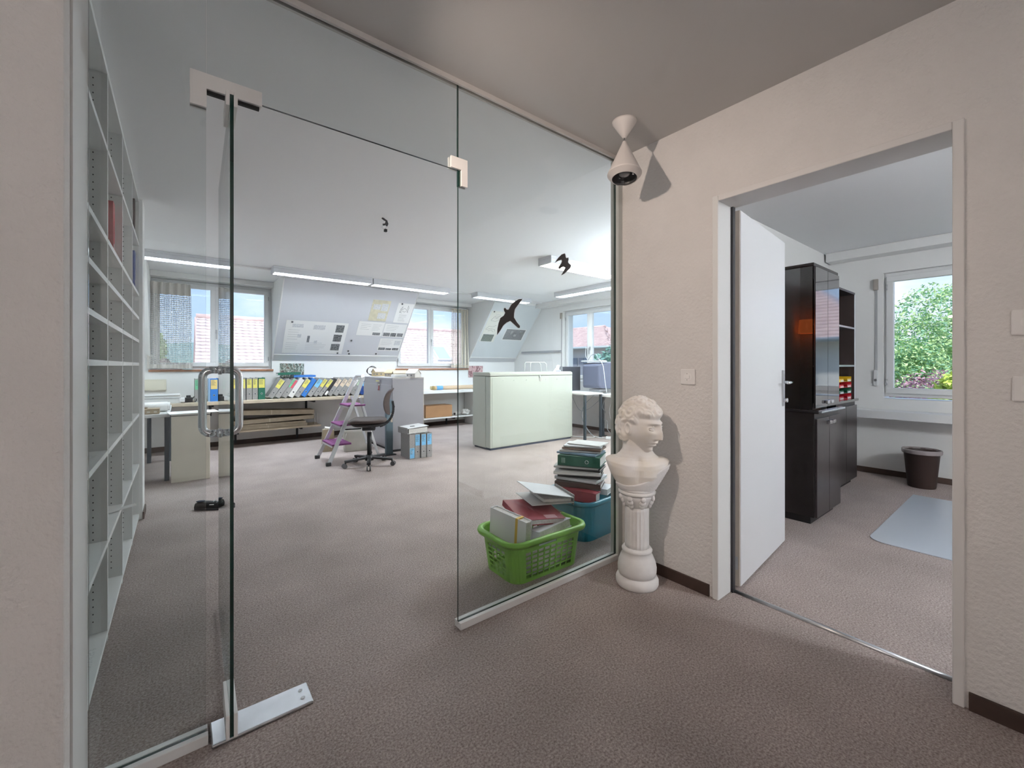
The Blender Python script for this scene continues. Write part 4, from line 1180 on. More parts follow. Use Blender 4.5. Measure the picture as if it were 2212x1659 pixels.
# cables
CABG = M('cable_grey', (.33, .36, .40), .6); CABW = M('cable_white', (.72, .74, .76), .5)
def cable(label, pts, r, m, nm='cable'):
    P = [Vector(p) for p in pts]; out = []
    for i in range(len(P) - 1):
        p0 = P[max(0, i - 1)]; p1 = P[i]; p2 = P[i + 1]; p3 = P[min(len(P) - 1, i + 2)]
        for k_ in range(6):
            s_ = k_ / 6
            out.append(.5 * ((2 * p1) + (-p0 + p2) * s_ + (2 * p0 - 5 * p1 + 4 * p2 - p3) * s_ ** 2 + (-p0 + 3 * p1 - 3 * p2 + p3) * s_ ** 3))
    out.append(P[-1])
    return tag(MB().tube(out, r, 6).build(nm, m), label, 'cable')
cable('thin white cable draped over the tube monitor', [(5.70, 4.80, 1.30), (5.62, 4.74, 1.32), (5.56, 4.60, 1.20), (5.55, 4.55, .95), (5.56, 4.52, .74)], .005, CABW)
cable('pale cable rising in a loop above the monitor', [(5.75, 5.1, 1.29), (5.72, 5.0, 1.38), (5.70, 4.88, 1.40), (5.68, 4.80, 1.30)], .005, CABG)
cable('pale cable hanging from the window handle to the monitor', [(6.06, 5.42, 1.55), (6.02, 5.40, 1.40), (5.92, 5.25, 1.30), (5.8, 5.1, 1.285)], .005, CABW)
cable('grey cable hanging in a loop between the table legs', [(5.48, 4.72, .70), (5.4, 4.85, .55), (5.42, 4.95, .35), (5.5, 4.9, .12), (5.45, 4.7, .012)], .007, CABG)
cable('thin grey cable sagging under the window worktop', [(5.6, 5.35, .66), (5.58, 5.15, .42), (5.6, 4.95, .45), (5.62, 4.72, .62)], .005, CABG)
cable('tangled grey cable winding round the support leg', [(5.66, 4.62, .68), (5.64, 4.68, .5), (5.74, 4.70, .40), (5.65, 4.76, .33), (5.74, 4.66, .25), (5.68, 4.6, .12), (5.72, 4.5, .012)], .006, CABG)
cable('thin pale cable beside the support leg', [(5.72, 4.52, .68), (5.70, 4.58, .45), (5.76, 4.6, .30), (5.72, 4.52, .15), (5.78, 4.42, .012)], .005, CABW)
cable('white cable lying on the carpet under the table', [(5.2, 5.0, .008), (5.3, 4.82, .008), (5.42, 4.7, .008), (5.5, 4.72, .008), (5.48, 4.62, .008), (5.52, 4.48, .008)], .007, CABW)
t = thing('power_strip', 'white power strip on the carpet under the window', 'power strip', (5.46, 4.46, 0), R(-52))
bx(0, 0, 0, .30, .055, .042).build('body', CABW, t, .005)
for i in range(4):
    MB().cyl((.05 + .065 * i, .028, .042), (.05 + .065 * i, .028, .0425), .018, 14).build('socket', M('socket_grey', (.55, .56, .57), .5), t)

# ================================================================ ceiling fittings
HOUS = M('fitting_white', (.66, .67, .70), .45)
LOUV = M('louver_white', (.80, .80, .80), .3)
def fitting(label, loc, rz, L=1.30, W_=.20, H_=.085, tube=None, louver=True):
    t = thing('ceiling_light', label, 'ceiling light', (loc[0], loc[1], ZC), rz, 'fluorescent ceiling lights')
    hb = MB().box(0, 0, -.03, L, W_, 0).box(0, 0, -H_, L, .014, -.03).box(0, W_ - .014, -H_, L, W_, -.03).box(0, .014, -H_, .02, W_ - .014, -.03).box(L - .02, .014, -H_, L, W_ - .014, -.03)
    hb.build('housing', HOUS, t, .004)
    bx(.025, .02, -.042, L - .025, W_ - .02, -.034).build('diffuser', tube or TUBEM, t)
    if louver:
        lv = MB(); x_ = .06
        while x_ < L - .05:
            lv.prism([(x_ - .002, -H_ + .002), (x_ + .002, -H_ + .002), (x_ + .008, -.048), (x_ - .008, -.048)], 'y', .014, W_ - .014); x_ += .058
        tag(lv.build('louver_slats', LOUV, t), kind='stuff')
    return t
fitting('louvred ceiling light in front of the corner dormer', (-.77, 6.21), 0)
fitting('louvred ceiling light, left one of the pair above the big board', (.96, 6.21), 0)
fitting('ceiling light, right one of the pair above the big board', (2.275, 6.21), 0)
fitting('ceiling light in front of the pale slope board', (4.11, 6.19), 0, 1.25)
fitting('yellowish ceiling light nearest the glass, behind the small bird', (3.43, 3.61), 0, 1.30, .23, .09, TUBEY, False)
fitting('ceiling light running along the gable curtain box', (5.42, 4.10), R(90), 1.32, .20, .085, TUBEG, False)
fitting('ceiling light at the near end of the gable curtain box', (5.42, 2.30), R(90), 1.32, .20, .085, TUBEG, False)
def globe(label, x_, y_, z_, r_, level, col):  # hanging fill lamps, added out of view to raise brightness
    t = thing('fill_globe', label, 'lamp', (x_, y_, ZC))
    MB().lathe([(.05, 0), (.05, -.02), (.01, -.03)][::-1], 20).build('canopy', FRAMEW, t)
    MB().cyl((0, 0, -.03), (0, 0, z_ - ZC + r_ - .01), .006, 8).build('rod', BRUSH, t)
    MB().ell((0, 0, z_ - ZC), (r_, r_, r_), 18, 10).build('opal_globe', M('opal_' + label.split()[-1], (.9, .9, .9), .4, emis=col, estr=level), t)
globe('unseen fill globe added to brighten the hall', -.95, -1.7, 2.0, .15, HALL_L, (1.0, .95, .925))  # added behind the camera as hall fill light
globe('unseen fill globe added to brighten the second room', 3.2, -1.9, 2.08, .15, ROOM_L, (.92, .96, 1.0))  # added fill light, placed where the glass cannot mirror it
globe('unseen fill globe added in the hidden corner of the office', 4.35, 2.45, 2.08, .15, OFFICE_L, (.82, .92, 1.0))  # added to lift the office ceiling, hidden by the right wall
# loose wire stub
t = thing('wire_stub', 'bare wire stub hanging from the office ceiling', 'wire', (1.42, 3.62, ZC))
MB().tube([(-.02, 0, 0), (.0, 0, -.012), (.02, 0, -.02), (.015, 0, -.05), (-.012, 0, -.06)], .009, 6).build('cable', M('cable_dark', (.05, .045, .05), .6), t)
MB().tube([(.02, 0, -.02), (.03, 0, -.045), (.02, 0, -.065)], .008, 6).build('cable_end', M('cable_dark', (.05, .045, .05), .6), t)
bx(.0, -.012, -.118, .022, .012, -.095).build('terminal', BLACK, t)
MB().tube([(-.012, 0, -.06), (-.022, 0, -.085), (.005, 0, -.1)], .003, 5).build('core_wire', CABW, t)
MB().tube([(.02, 0, -.065), (.016, 0, -.08), (.012, 0, -.097)], .003, 5).build('core_wire', CABW, t)

# conical ceiling spotlight
LAMPW = M('lamp_white', (.74, .70, .68), .4)
def spot(label, x_, y_, tilt, tz):
    t = thing('ceiling_spotlight', label, 'spotlight', (x_, y_, ZC), tz)
    MB().lathe([(.064, 0), (.062, -.008), (.012, -.085), (.008, -.09)][::-1], 28).build('canopy', LAMPW, t)
    MB().tube([(0, 0, -.088), (0, 0, -.125)], .004, 8).build('stem', BRUSH, t)
    body = thing('body', None, None, (0, 0, -.12)); body.parent = t
    mt = Matrix.Rotation(tilt, 3, 'Y')
    sh = MB().lathe([(.010, .012), (.014, 0), (.086, -.165), (.089, -.172), (.088, -.176), (.083, -.176), (.082, -.183), (.077, -.183), (.076, -.190), (.071, -.190), (.070, -.197), (.064, -.198)][::-1], 36, (0, 0, 0), mt, cap=False)
    so = sh.build('shade', LAMPW, body)
    MB().lathe([(.0, -.150), (.058, -.150), (.063, -.197)], 30, (0, 0, 0), mt, cap=False).build('reflector', M('lamp_inner', (.06, .06, .065), .35), body)
    MB().ell(mt @ Vector((0, 0, -.170)), (.030, .030, .016), 18, 8).build('bulb', M('lamp_bulb', (.35, .35, .36), .15), body)
    for q in (-1, 1):
        MB().cyl(mt @ Vector((.030, .012 * q, -.035)), mt @ Vector((.034, .014 * q, -.036)), .0025, 8).build('vent_hole', DARK, body)
    for q in range(3):
        MB().cyl(mt @ Vector((.045 * math.cos(q * 2.1 + .6), .045 * math.sin(q * 2.1 + .6), -.176)), mt @ Vector((.045 * math.cos(q * 2.1 + .6), .045 * math.sin(q * 2.1 + .6), -.150)), .005, 8).build('clip', CHROME, body)
    # flatten: body parts become direct children of the lamp
    for c in list(body.children):
        c.parent = t; c.location = body.location
    bpy.data.objects.remove(body)
    return t
CANx, CANy = 1.862, 1.396
spot('white conical ceiling spotlight hanging above the bust', CANx, CANy, R(8), math.atan2(-CANy, -CANx) + math.pi)
sp2 = spot('unseen twin spotlight added beside the glass, lighting the bust', .02, 1.22, R(-30), R(0))  # twin lamp added out of frame to light wall and bust
ld = bpy.data.lights.new('spotlight_beam', 'SPOT')
ld.energy = SPOT_W; ld.color = (1.0, .83, .70); ld.spot_size = R(104); ld.spot_blend = 1.0; ld.shadow_soft_size = .03
lo = bpy.data.objects.new('spotlight_beam', ld)
lo.location = (.02 + .12, 1.22, ZC - .12 - .185)
lo.rotation_euler = Vector((1, .13, -.38)).to_track_quat('-Z', 'Y').to_euler()
COL.objects.link(lo)

# ================================================================ switches
def switch(label, y_, z_):
    t = thing('light_switch', label, 'light switch', (XR, y_, z_), R(-90))
    # local: x along -Y, y into the wall (+X)
    MB().box(-.042, -.010, -.042, .042, 0, .042).build('plate', M('switch_white', (.86, .84, .83), .4), t, .005)
    MB().cyl((0, -.010, 0), (0, -.0112, 0), .022, 24).build('insert', M('switch_white2', (.90, .88, .87), .35), t)
    bx(-.014, -.016, -.009, .014, -.0112, .009).build('rocker', M('switch_white2', (.90, .88, .87), .35), t, .002)
    for q in (-1, 1):
        MB().cyl((-.002, -.0112, .017 * q), (-.002, -.0118, .017 * q), .0022, 8).build('screw', M('screw_dark', (.25, .23, .22), .5), t)
switch('white light switch on the wall between bust and doorway', 1.208, 1.14)
switch('white light switch at the right edge, upper one', .034, 1.342)
switch('white light switch at the right edge, lower one', .032, 1.124)

# ================================================================ green laundry basket
def rrect(hx, hy, r, cols_x, cols_y, nc=6):
    """outline points, counter clockwise from the front right corner; returns (x, y, tag)"""
    out = []
    def arc(cx, cy, a0):
        for i in range(nc):
            a_ = a0 + math.pi / 2 * i / nc
            out.append((cx + r * math.cos(a_), cy + r * math.sin(a_), None))
    def line(p, q, cols):
        n_ = cols * 2 + 1; bar = .22
        tot = cols * 1.0 + (cols + 1) * bar; s_ = 0
        for i in range(n_):
            out.append((p[0] + (q[0] - p[0]) * s_ / tot, p[1] + (q[1] - p[1]) * s_ / tot, 'h' if i % 2 else 'b'))
            s_ += 1.0 if i % 2 else bar
    line((-hx + r, -hy), (hx - r, -hy), cols_x); arc(hx - r, -hy + r, -math.pi / 2)
    line((hx, -hy + r), (hx, hy - r), cols_y); arc(hx - r, hy - r, 0)
    line((hx - r, hy), (-hx + r, hy), cols_x); arc(-hx + r, hy - r, math.pi / 2)
    line((-hx, hy - r), (-hx, -hy + r), cols_y); arc(-hx + r, -hy + r, math.pi)
    return out
def basket(root, hx, hy, H_, taper, m, lattice=True, r=.07):
    base = rrect(hx, hy, r, 8, 4)
    n_ = len(base)
    zs = [0, .022]; hole = [False]
    if lattice:
        z = .022
        for i in range(6):
            zs.append(z + .019); hole.append(True); zs.append(z + .026); hole.append(False); z += .026
    zs += [H_ - .05, H_ - .028, H_]; hole += [False, 'slot', False]
    b = MB()
    for z in zs:
        k_ = 1 + taper * z / H_
        for x_, y_, _ in base:
            b.v.append((x_ * k_, y_ * k_, z))
    for j in range(len(zs) - 1):
        for i in range(n_):
            tg = base[i][2]
            if hole[j] is True and tg == 'h': continue
            if hole[j] == 'slot' and 5 <= i <= 9 and lattice: continue
            k2 = (i + 1) % n_
            b.f.append([j * n_ + i, j * n_ + k2, (j + 1) * n_ + k2, (j + 1) * n_ + i]); b.m.append(0); b.sm.append(False)
    o = b.build('side_wall', m, root)
    sd = o.modifiers.new('solid', 'SOLIDIFY'); sd.thickness = .004
    MB().prism([(x_, y_) for x_, y_, _ in base], 'z', 0, .004).build('bottom', m, root)
    k_ = 1 + taper
    rim = [(x_ * k_ + (.012 if x_ > 0 else -.012), y_ * k_ + (.012 if y_ > 0 else -.012), H_) for x_, y_, _ in base]
    prof = [(-.016, -.012), (.012, -.022), (.018, -.008), (.012, .006), (-.004, .008), (-.016, .004)]
    rb = MB(); N_ = len(rim); P_ = len(prof)
    for i in range(N_):
        p, q = Vector(rim[i - 1]), Vector(rim[(i + 1) % N_])
        tn = (q - p).normalized(); out = Vector((tn.y, -tn.x, 0))
        for a_, z_ in prof:
            rb.v.append(tuple(Vector(rim[i]) + out * a_ + Vector((0, 0, z_))))
    for i in range(N_):
        for q in range(P_):
            rb.f.append([i * P_ + q, i * P_ + (q + 1) % P_, ((i + 1) % N_) * P_ + (q + 1) % P_, ((i + 1) % N_) * P_ + q]); rb.m.append(0); rb.sm.append(True)
    rb.build('rim', m, root)
GB = M('basket_green', (.20, .47, .055), .4)
gb = thing('laundry_basket', 'green plastic laundry basket full of folders behind the glass', 'laundry basket', (1.68, 1.935, 0), R(-1.5))
basket(gb, .245, .155, .235, .13, GB)
def slab(nm, label, cat, c, size, rot, m, m2=None, edge=None, bev=.002):
    t = thing(nm, label, cat, c, 0, None, None, rot)
    L, D, H_ = size
    if m2 is None:
        MB().box(-L / 2, -D / 2, -H_ / 2, L / 2, D / 2, H_ / 2).build('cover', m, t, bev)
    else:
        MB().box(-L / 2, -D / 2, -H_ / 2, L / 2, D / 2, -H_ / 2 + .003).box(-L / 2, -D / 2, H_ / 2 - .003, L / 2, D / 2, H_ / 2).box(-L / 2, -D / 2, -H_ / 2, -L / 2 + .003, D / 2, H_ / 2).build('cover', m, t)
        MB().box(-L / 2 + .004, -D / 2 + .006, -H_ / 2 + .003, L / 2 - .006, D / 2 - .006, H_ / 2 - .003).build('paper_block', m2, t)
    return t
WF = M('folder_white', (.78, .80, .84), .45)
t = slab('folder', 'white box folder with yellow band standing in the green basket', 'folder', (1.505, 1.93, .225), (.285, .24, .052), (R(90), R(0), R(90)), WF, PAGES)
t.rotation_euler = Euler((R(90), R(4), R(-82)))
bx(.062, -.121, -.027, .080, .121, .027).build('yellow_band', M('band_yellow', (.72, .48, .10), .5), t)
RF = M('folder_red', (.30, .035, .05), .5)
t = slab('folder', 'dark red ring folder lying in the green basket', 'folder', (1.715, 1.965, .302), (.30, .27, .035), (R(9), R(6), R(-12)), RF, PAGES)
bx(.02, -.125, .0176, .10, -.085, .0182).build('title_label', M('label_pink', (.55, .30, .32), .5), t)
t = slab('folder', 'white binder at the front of the green basket', 'folder', (1.74, 1.835, .232), (.27, .09, .05), (R(-8), R(-4), R(3)), WF, PAGES)
t = thing('open_folder', 'pale grey folder lying half open on top of the green basket', 'folder', (1.86, 2.02, .345), 0, None, None, (R(3), R(2), R(-14)))
MB().obox((0, 0, 0), (.30, .24, .004), (0, R(2), 0)).build('bottom_cover', BC['lightgrey'], t)
MB().obox((0, 0, .055), (.30, .24, .004), (0, R(11), 0)).build('top_cover', WF, t)
MB().obox((.148, 0, .012), (.004, .24, .065), (0, 0, 0)).build('spine', GREYB, t)
MB().obox((.04, 0, .014), (.2, .20, .018), (0, R(3), 0)).build('paper_block', PAGES, t)
t = slab('folder', 'brown board under the grey folder in the green basket', 'folder', (1.862, 2.02, .24), (.15, .18, .05), (0, R(-3), R(-10)), M('board_brown', (.30, .26, .21), .7), PAGES)
t = slab('folder', 'white file at the bottom of the green basket', 'folder', (1.735, 1.93, .08), (.35, .24, .13), (0, 0, 0), WF, PAGES)

# blue tub with its leaning pile
BTUB = M('tub_blue', (.012, .20, .29), .4)
bt = thing('plastic_tub', 'blue plastic tub behind the green basket', 'tub', (2.34, 2.13, 0), R(4))
basket(bt, .21, .19, .275, .16, BTUB, False, .09)
pile = [('dark red ring binder lying at the front of the blue tub', (2.20, 2.06), (.085, .33), .295, RF, .07, -8),
        ('grey folder lowest in the blue tub pile', (2.33, 2.14), (.20, .24), .215, GREYB, .13, 3),
        ('white file standing lowest at the right of the tub pile', (2.40, 2.10), (.16, .30), .30, WF, .04, -4),
        ('brown folder in the lower tub pile', (2.33, 2.14), (.25, .33), .345, M('pile_brown', (.10, .06, .055), .5), .035, 6),
        ('white folder over the brown one in the tub pile', (2.35, 2.15), (.25, .32), .376, WF, .02, -5),
        ('dark catalogue in the middle of the tub pile', (2.36, 2.16), (.23, .31), .401, BC['black'], .025, 8),
        ('wide white sheet bundle sticking out of the tub pile', (2.34, 2.17), (.30, .33), .425, PAPER, .018, 12),
        ('black magazine under the green binder', (2.38, 2.16), (.22, .30), .445, M('pile_dark', (.06, .06, .065), .35), .018, 2),
        ('silver grey brochure under the green binder', (2.35, 2.18), (.27, .32), .462, BC['lightgrey'], .012, 9),
        ('pale brochure on the green binder', (2.385, 2.18), (.24, .30), .552, BC['paleblue'], .012, -4),
        ('grey magazine above the green binder', (2.40, 2.19), (.22, .30), .566, BC['lightgrey'], .012, 8),
        ('brown magazine near the top of the tub pile', (2.42, 2.18), (.22, .29), .582, M('pile_tan', (.22, .14, .11), .4), .014, 2),
        ('white booklet second from the top of the tub pile', (2.43, 2.19), (.22, .28), .597, WF, .01, 7),
        ('white pamphlet topmost on the tub pile', (2.46, 2.18), (.20, .26), .608, PAPER, .006, -6)]
for lb, (x_, y_), (dx, dy), z_, m_, th_, rz in pile:
    slab('folder', lb, 'folder', (x_, y_, z_), (dx, dy, th_), (0, R(1.0), R(rz + 26)), m_, PAGES if th_ > .008 else None)
gt = slab('ring_binder', 'dark green ring binder lying in the tub pile', 'binder', (2.375, 2.16, .507), (.27, .31, .072), (0, R(1.0), R(30)), BC['green'], PAGES)
MB().lathe([(.014, 0), (.014, .0015), (.010, .0015), (.010, 0)], 16, (-.136, -.06, 0), Matrix.Rotation(R(-90), 3, 'Y'), cap=False).build('finger_ring', CHROME, gt)
for i in range(4):
    bx(-.1356, .10 + .010 * i, -.018, -.135, .104 + .010 * i, .02).build('spine_print', M('print_pale', (.4, .55, .5), .5), gt) if i < 3 else None

# ================================================================ plaster column and bust
PLA = M('plaster_white', (.82, .80, .79), .7, var=.07, vscale=18, bump=.15, bscale=150, bdist=.002)
CX, CY = 1.985, 1.405
co = thing('column_pedestal', 'white plaster fluted column carrying the bust', 'pedestal', (CX, CY, 0))
MB().lathe([(.108, 0), (.114, .012), (.114, .035), (.105, .052), (.098, .056)], 40).build('base_disc', PLA, co)
MB().lathe([(.094, .056), (.103, .075), (.104, .10), (.098, .13), (.086, .16), (.076, .18), (.080, .186), (.082, .194), (.076, .203), (.069, .207)], 40).build('base_bulge', PLA, co)
MB().lathe([(.064, .205 + .0225 * i) for i in range(11)], 120, rf=lambda a_, r, z: r - .0035 * abs(math.sin(10 * a_)) ** .6 * (1 if .215 < z < .42 else 0)).build('fluted_shaft', PLA, co)
MB().lathe([(.062, .428), (.068, .44), (.082, .47), (.090, .49), (.088, .497)], 40).build('capital', PLA, co)
for k_ in range(8):
    a_ = 2 * math.pi * k_ / 8 + .2
    for (zz, rr_, s_) in ((.445, .072, .016), (.465, .082, .019), (.485, .091, .015)):
        mt = Matrix.Rotation(a_, 3, 'Z')
        lf = MB().ell((rr_ * math.cos(a_), rr_ * math.sin(a_), zz), (.010, s_, .016), 10, 6, 0, mt)
        lf.build('leaf_ornament', PLA, co)
MB().lathe([(.086, .497), (.098, .503), (.100, .512), (.094, .518)], 40).build('top_disc', PLA, co)

# bust: head sculpted as a displaced ellipsoid, chest as a loft, fused by remeshing
def gauss(d, s): return math.exp(-(d / s) ** 2)
def sst(a_, b_, x_):
    t_ = min(1, max(0, (x_ - a_) / (b_ - a_))); return t_ * t_ * (3 - 2 * t_)
rc = random.Random(11)
curls = []
while len(curls) < 80:
    v = Vector((rc.gauss(0, 1), rc.gauss(0, 1), rc.gauss(0, 1))).normalized()
    if all((v - c[0]).length > .27 for c in curls):
        curls.append((v, rc.uniform(0, 6.28), rc.choice((-1, 1))))
    elif rc.random() < .0005:
        break
def hair_mask(n):
    # n unit direction, face +x
    front = sst(.34, .50, n.z - .05 * abs(n.y))                # above the brow
    side = sst(.05, -.12, n.x - .35 * n.z) * sst(-.62, -.42, n.z)   # behind the ears
    temple = sst(.12, .34, n.z) * sst(.45, .25, n.x)
    return max(front, side, temple)
def head_pt(n):
    a_, b_, c_ = .112, .088, .142
    jaw = sst(-.15, -.95, n.z)
    b_ *= 1 - .34 * jaw
    if n.x < 0: a_ *= 1.06 - .30 * jaw
    else: a_ *= .93 - .06 * jaw
    p = Vector((n.x * a_, n.y * b_, n.z * c_))
    y, z = p.y, p.z
    f = 0.0
    if n.x > -.1:
        w = sst(.0, .45, n.x)
        f += .020 * gauss(y, .075) * w * gauss(z + .02, .11)                  # flatten face forward
        # nose
        if -.056 < z < .040:
            k_ = (.040 - z) / .090
            f += w * (.009 + .019 * min(1, k_ * 1.02)) * gauss(y, .009 + .007 * k_) * sst(-.056, -.047, z)
        f += .013 * w * gauss(z - .035, .009) * gauss(abs(y) - .026, .026)      # brow ridge
        f -= .030 * w * gauss(z - .010, .016) * gauss(abs(y) - .031, .019)      # sockets
        f += .016 * w * gauss(z - .009, .0070) * gauss(abs(y) - .033, .0135)    # eyeballs
        f += .006 * w * gauss(z + .012, .02) * gauss(abs(y) - .045, .02)        # cheekbones
        f -= .004 * w * gauss(z + .060, .006) * gauss(y, .012)                  # philtrum
        f += .010 * w * gauss(z + .070, .0065) * gauss(y, .022)                 # upper lip
        f += .010 * w * gauss(z + .086, .0065) * gauss(y, .019)                 # lower lip
        f -= .007 * w * gauss(z + .078, .0030) * gauss(y, .024)
        f -= .006 * w * gauss(z + .099, .007) * gauss(y, .022)
        f += .016 * w * gauss(z + .118, .014) * gauss(y, .024)                  # chin
    p.x += f
    # ear
    ex, ez = (p.x + .010) / .020, (p.z + .004) / .032
    e = math.hypot(ex, ez)
    if abs(n.y) > .55:
        s_ = 1 if n.y > 0 else -1
        p.y += s_ * (.009 * gauss(e - .85, .30) - .003 * gauss(e, .4))
    hm = hair_mask(n) * (1 - (1 - sst(1.0, 1.5, e)) * sst(.50, .62, abs(n.y)))
    if hm > 0:
        h = .004; best = 0.0
        for cv, ph, sg in curls:
            d = (n - cv).length
            if d < .34:
                tv = n - cv; o1 = cv.orthogonal().normalized()
                ang = math.atan2(tv.dot(o1), tv.dot(cv.cross(o1)))
                q = .024 * math.sqrt(max(0, 1 - (d / .34) ** 2)) + .0032 * math.cos(sg * ang + d * 34 + ph) * sst(.34, .2, d)
                best = max(best, q)
        h += best
        p += n * (h * hm)
    return p
hb = MB(); NA, NB = 220, 150
for j in range(NB + 1):
    ph = math.pi * j / NB - math.pi / 2
    for i in range(NA):
        a_ = 2 * math.pi * i / NA
        hb.v.append(head_pt(Vector((math.cos(ph) * math.cos(a_), math.cos(ph) * math.sin(a_), math.sin(ph)))))
for j in range(NB):
    for i in range(NA):
        k_ = (i + 1) % NA
        hb.f.append([j * NA + i, j * NA + k_, (j + 1) * NA + k_, (j + 1) * NA + i]); hb.m.append(0); hb.sm.append(True)
HEADZ = .868 - .518
face = R(-93); chest = R(-138)
HM = Matrix.Translation((.0, .0, HEADZ)) @ Matrix.Rotation(face, 4, 'Z') @ Matrix.Rotation(R(3), 4, 'Y') @ Matrix.Translation((.022, 0, 0))
hb.v = [tuple(HM @ Vector(v)) for v in hb.v]
# chest loft: (z, half width, half depth, forward shift, sharpness)
secs = [(.0, .085, .074, 0), (.02, .100, .082, 0), (.05, .118, .090, 0), (.09, .142, .096, .0), (.125, .163, .097, -.002), (.145, .171, .090, -.006), (.156, .162, .084, -.008), (.168, .140, .080, -.010), (.182, .115, .076, -.010), (.20, .094, .072, -.008), (.22, .080, .069, -.006), (.25, .072, .067, -.004), (.29, .068, .067, .0), (.33, .066, .067, .0)]
cb = MB(); n = 96
cm = Matrix.Rotation(chest, 4, 'Z')
for z, hw, hd, sh in secs:
    for i in range(n):
        a_ = 2 * math.pi * i / n
        c_, s_ = math.cos(a_), math.sin(a_)
        x_ = hd * math.copysign(abs(c_) ** .9, c_) + sh; y_ = hw * math.copysign(abs(s_) ** .9, s_)
        zz = z - (.02 * (abs(y_) / .17) ** 2 if .09 < z < .17 else 0) * -1.0
        # collar bones and the notch between them, breast line
        if x_ > 0:
            x_ += .010 * gauss(z - .150 + .10 * abs(y_), .012) * gauss(abs(y_) - .055, .045)
            x_ -= .010 * gauss(z - .168, .016) * gauss(y_, .016)
            x_ += .010 * gauss(z - .085, .028) * gauss(abs(y_) - .065, .04)
            x_ -= .003 * gauss(y_, .016) * gauss(z - .08, .05)
        cb.v.append(tuple(cm @ Vector((x_, y_, zz))))
for j in range(len(secs) - 1):
    for i in range(n):
        k_ = (i + 1) % n
        cb.f.append([j * n + i, j * n + k_, (j + 1) * n + k_, (j + 1) * n + i]); cb.m.append(0); cb.sm.append(True)
cb.f += [list(range(n))[::-1], [(len(secs) - 1) * n + i for i in range(n)]]; cb.m += [0, 0]; cb.sm += [False, False]
# neck muscles: from behind the ears to the notch
def limb(b, p, q, r0, r1):
    b.tube([Vector(p).lerp(Vector(q), i / 8) for i in range(9)], (r0 + r1) / 2, 12)
nk = cm @ Vector((.052, .008, .165))
for s_ in (-1, 1):
    ear = HM @ Vector((-.025, .062 * s_, -.075))
    limb(cb, ear + (Vector((0, 0, ear.z)) - ear) * .16, nk + (Vector((0, 0, nk.z)) - nk) * .12, .015, .011)
bu = thing('plaster_bust', 'white plaster bust of a curly haired youth looking aside', 'bust', (CX, CY, .518))
allb = MB()
for s_ in (-1, 1):
    ep = head_pt(Vector((.90, .034 / .084 * s_, .008 / .142)).normalized())
    allb.ell(HM @ (ep + Vector((-.002, 0, 0))), (.011, .014, .0085), 16, 10, 0, (Matrix.Rotation(face, 3, 'Z')))
    for zz, rr_ in ((.0095, .0030), (-.0085, .0022)):      # eyelids
        allb.tube([HM @ (ep + Vector((.012 * math.cos(R(-75 + 15 * q)) - .004, .017 * math.sin(R(-75 + 15 * q)), zz * math.cos(R(-75 + 15 * q)) ** .7))) for q in range(11)], rr_, 8)
allb.add(cb.v, cb.f, 0, True); allb.add(hb.v, hb.f, 0, True)
bo = allb.build('figure', M('bust_plaster', (.85, .825, .81), .75, col2=(.80, .745, .67), vscale=9, bump=.1, bscale=120, bdist=.002), bu)
rm = bo.modifiers.new('remesh', 'REMESH'); rm.mode = 'VOXEL'; rm.voxel_size = .0022; rm.use_smooth_shade = True
smo = bo.modifiers.new('smooth', 'SMOOTH'); smo.factor = .5; smo.iterations = 1
# draped garment edge across the lower chest
gm = MB()
def chest_at(z):
    for (z0, w0, d0, s0), (z1, w1, d1, s1) in zip(secs, secs[1:]):
        if z0 <= z <= z1:
            k_ = (z - z0) / (z1 - z0); return w0 + (w1 - w0) * k_, d0 + (d1 - d0) * k_, s0 + (s1 - s0) * k_
    return secs[0][1:]
for i in range(10):
    k_ = i / 9; pts = []
    for q in range(29):
        a_ = R(-88) + R(176) * q / 28
        z = .016 + k_ * (.022 + .105 * sst(-.25, 1.25, a_)) + .002 * math.sin(7 * a_ + i)
        hw, hd, sh = chest_at(z)
        pts.append(cm @ Vector((hd * abs(math.cos(a_)) ** .9 + sh - .001, hw * math.copysign(abs(math.sin(a_)) ** .9, a_), z)))
    gm.tube(pts, .0068, 8)
go = gm.build('drapery', PLA, bu)
rm2 = go.modifiers.new('remesh', 'REMESH'); rm2.mode = 'VOXEL'; rm2.voxel_size = .004; rm2.use_smooth_shade = True
MB().lathe([(.086, 0), (.09, .006), (.084, .014)], 36).build('foot_disc', PLA, bu)

# ================================================================ second room furniture
BLKW = M('cabinet_black', (.028, .021, .022), .32, var=.35, vscale=10, coat=.25)
BLKS = M('cabinet_black_side', (.022, .017, .017), .4, var=.3, vscale=10)
GLOS = M('cabinet_gloss', (.02, .018, .022), .06, spec=.9, coat=.6)
t = thing('display_cabinet', 'tall black display cabinet next to the white door', 'cabinet', (3.74, 1.085, 0))
Wc, Dc = .58, .515
bx(0, .0, .055, Wc, Dc, .84).build('base_body', BLKS, t, .003)
bx(.02, .03, 0, Wc - .02, Dc, .055).build('plinth', BLACK, t)
for i in range(2):
    d_ = bx(.004 + i * Wc / 2, -.018, .06, Wc / 2 - .002 + i * Wc / 2, -.0005, .80).build('door', BLKW, t, .002)
bx(-.004, -.03, .84, Wc + .004, Dc, .865).build('worktop', M('cabinet_top', (.02, .018, .02), .15, coat=.6), t, .004)
MB().box(.0, Dc - .015, .865, Wc, Dc, 1.95).box(Wc - .015, .01, .865, Wc, Dc - .015, 1.95).build('upper_shell', BLKS, t)
bx(.0, .01, .868, .008, Dc - .015, 1.95).build('side_glass', SMOKE, t)
bx(-.008, .0, 1.95, Wc + .004, Dc, 1.975).build('cornice', BLKS, t, .004)
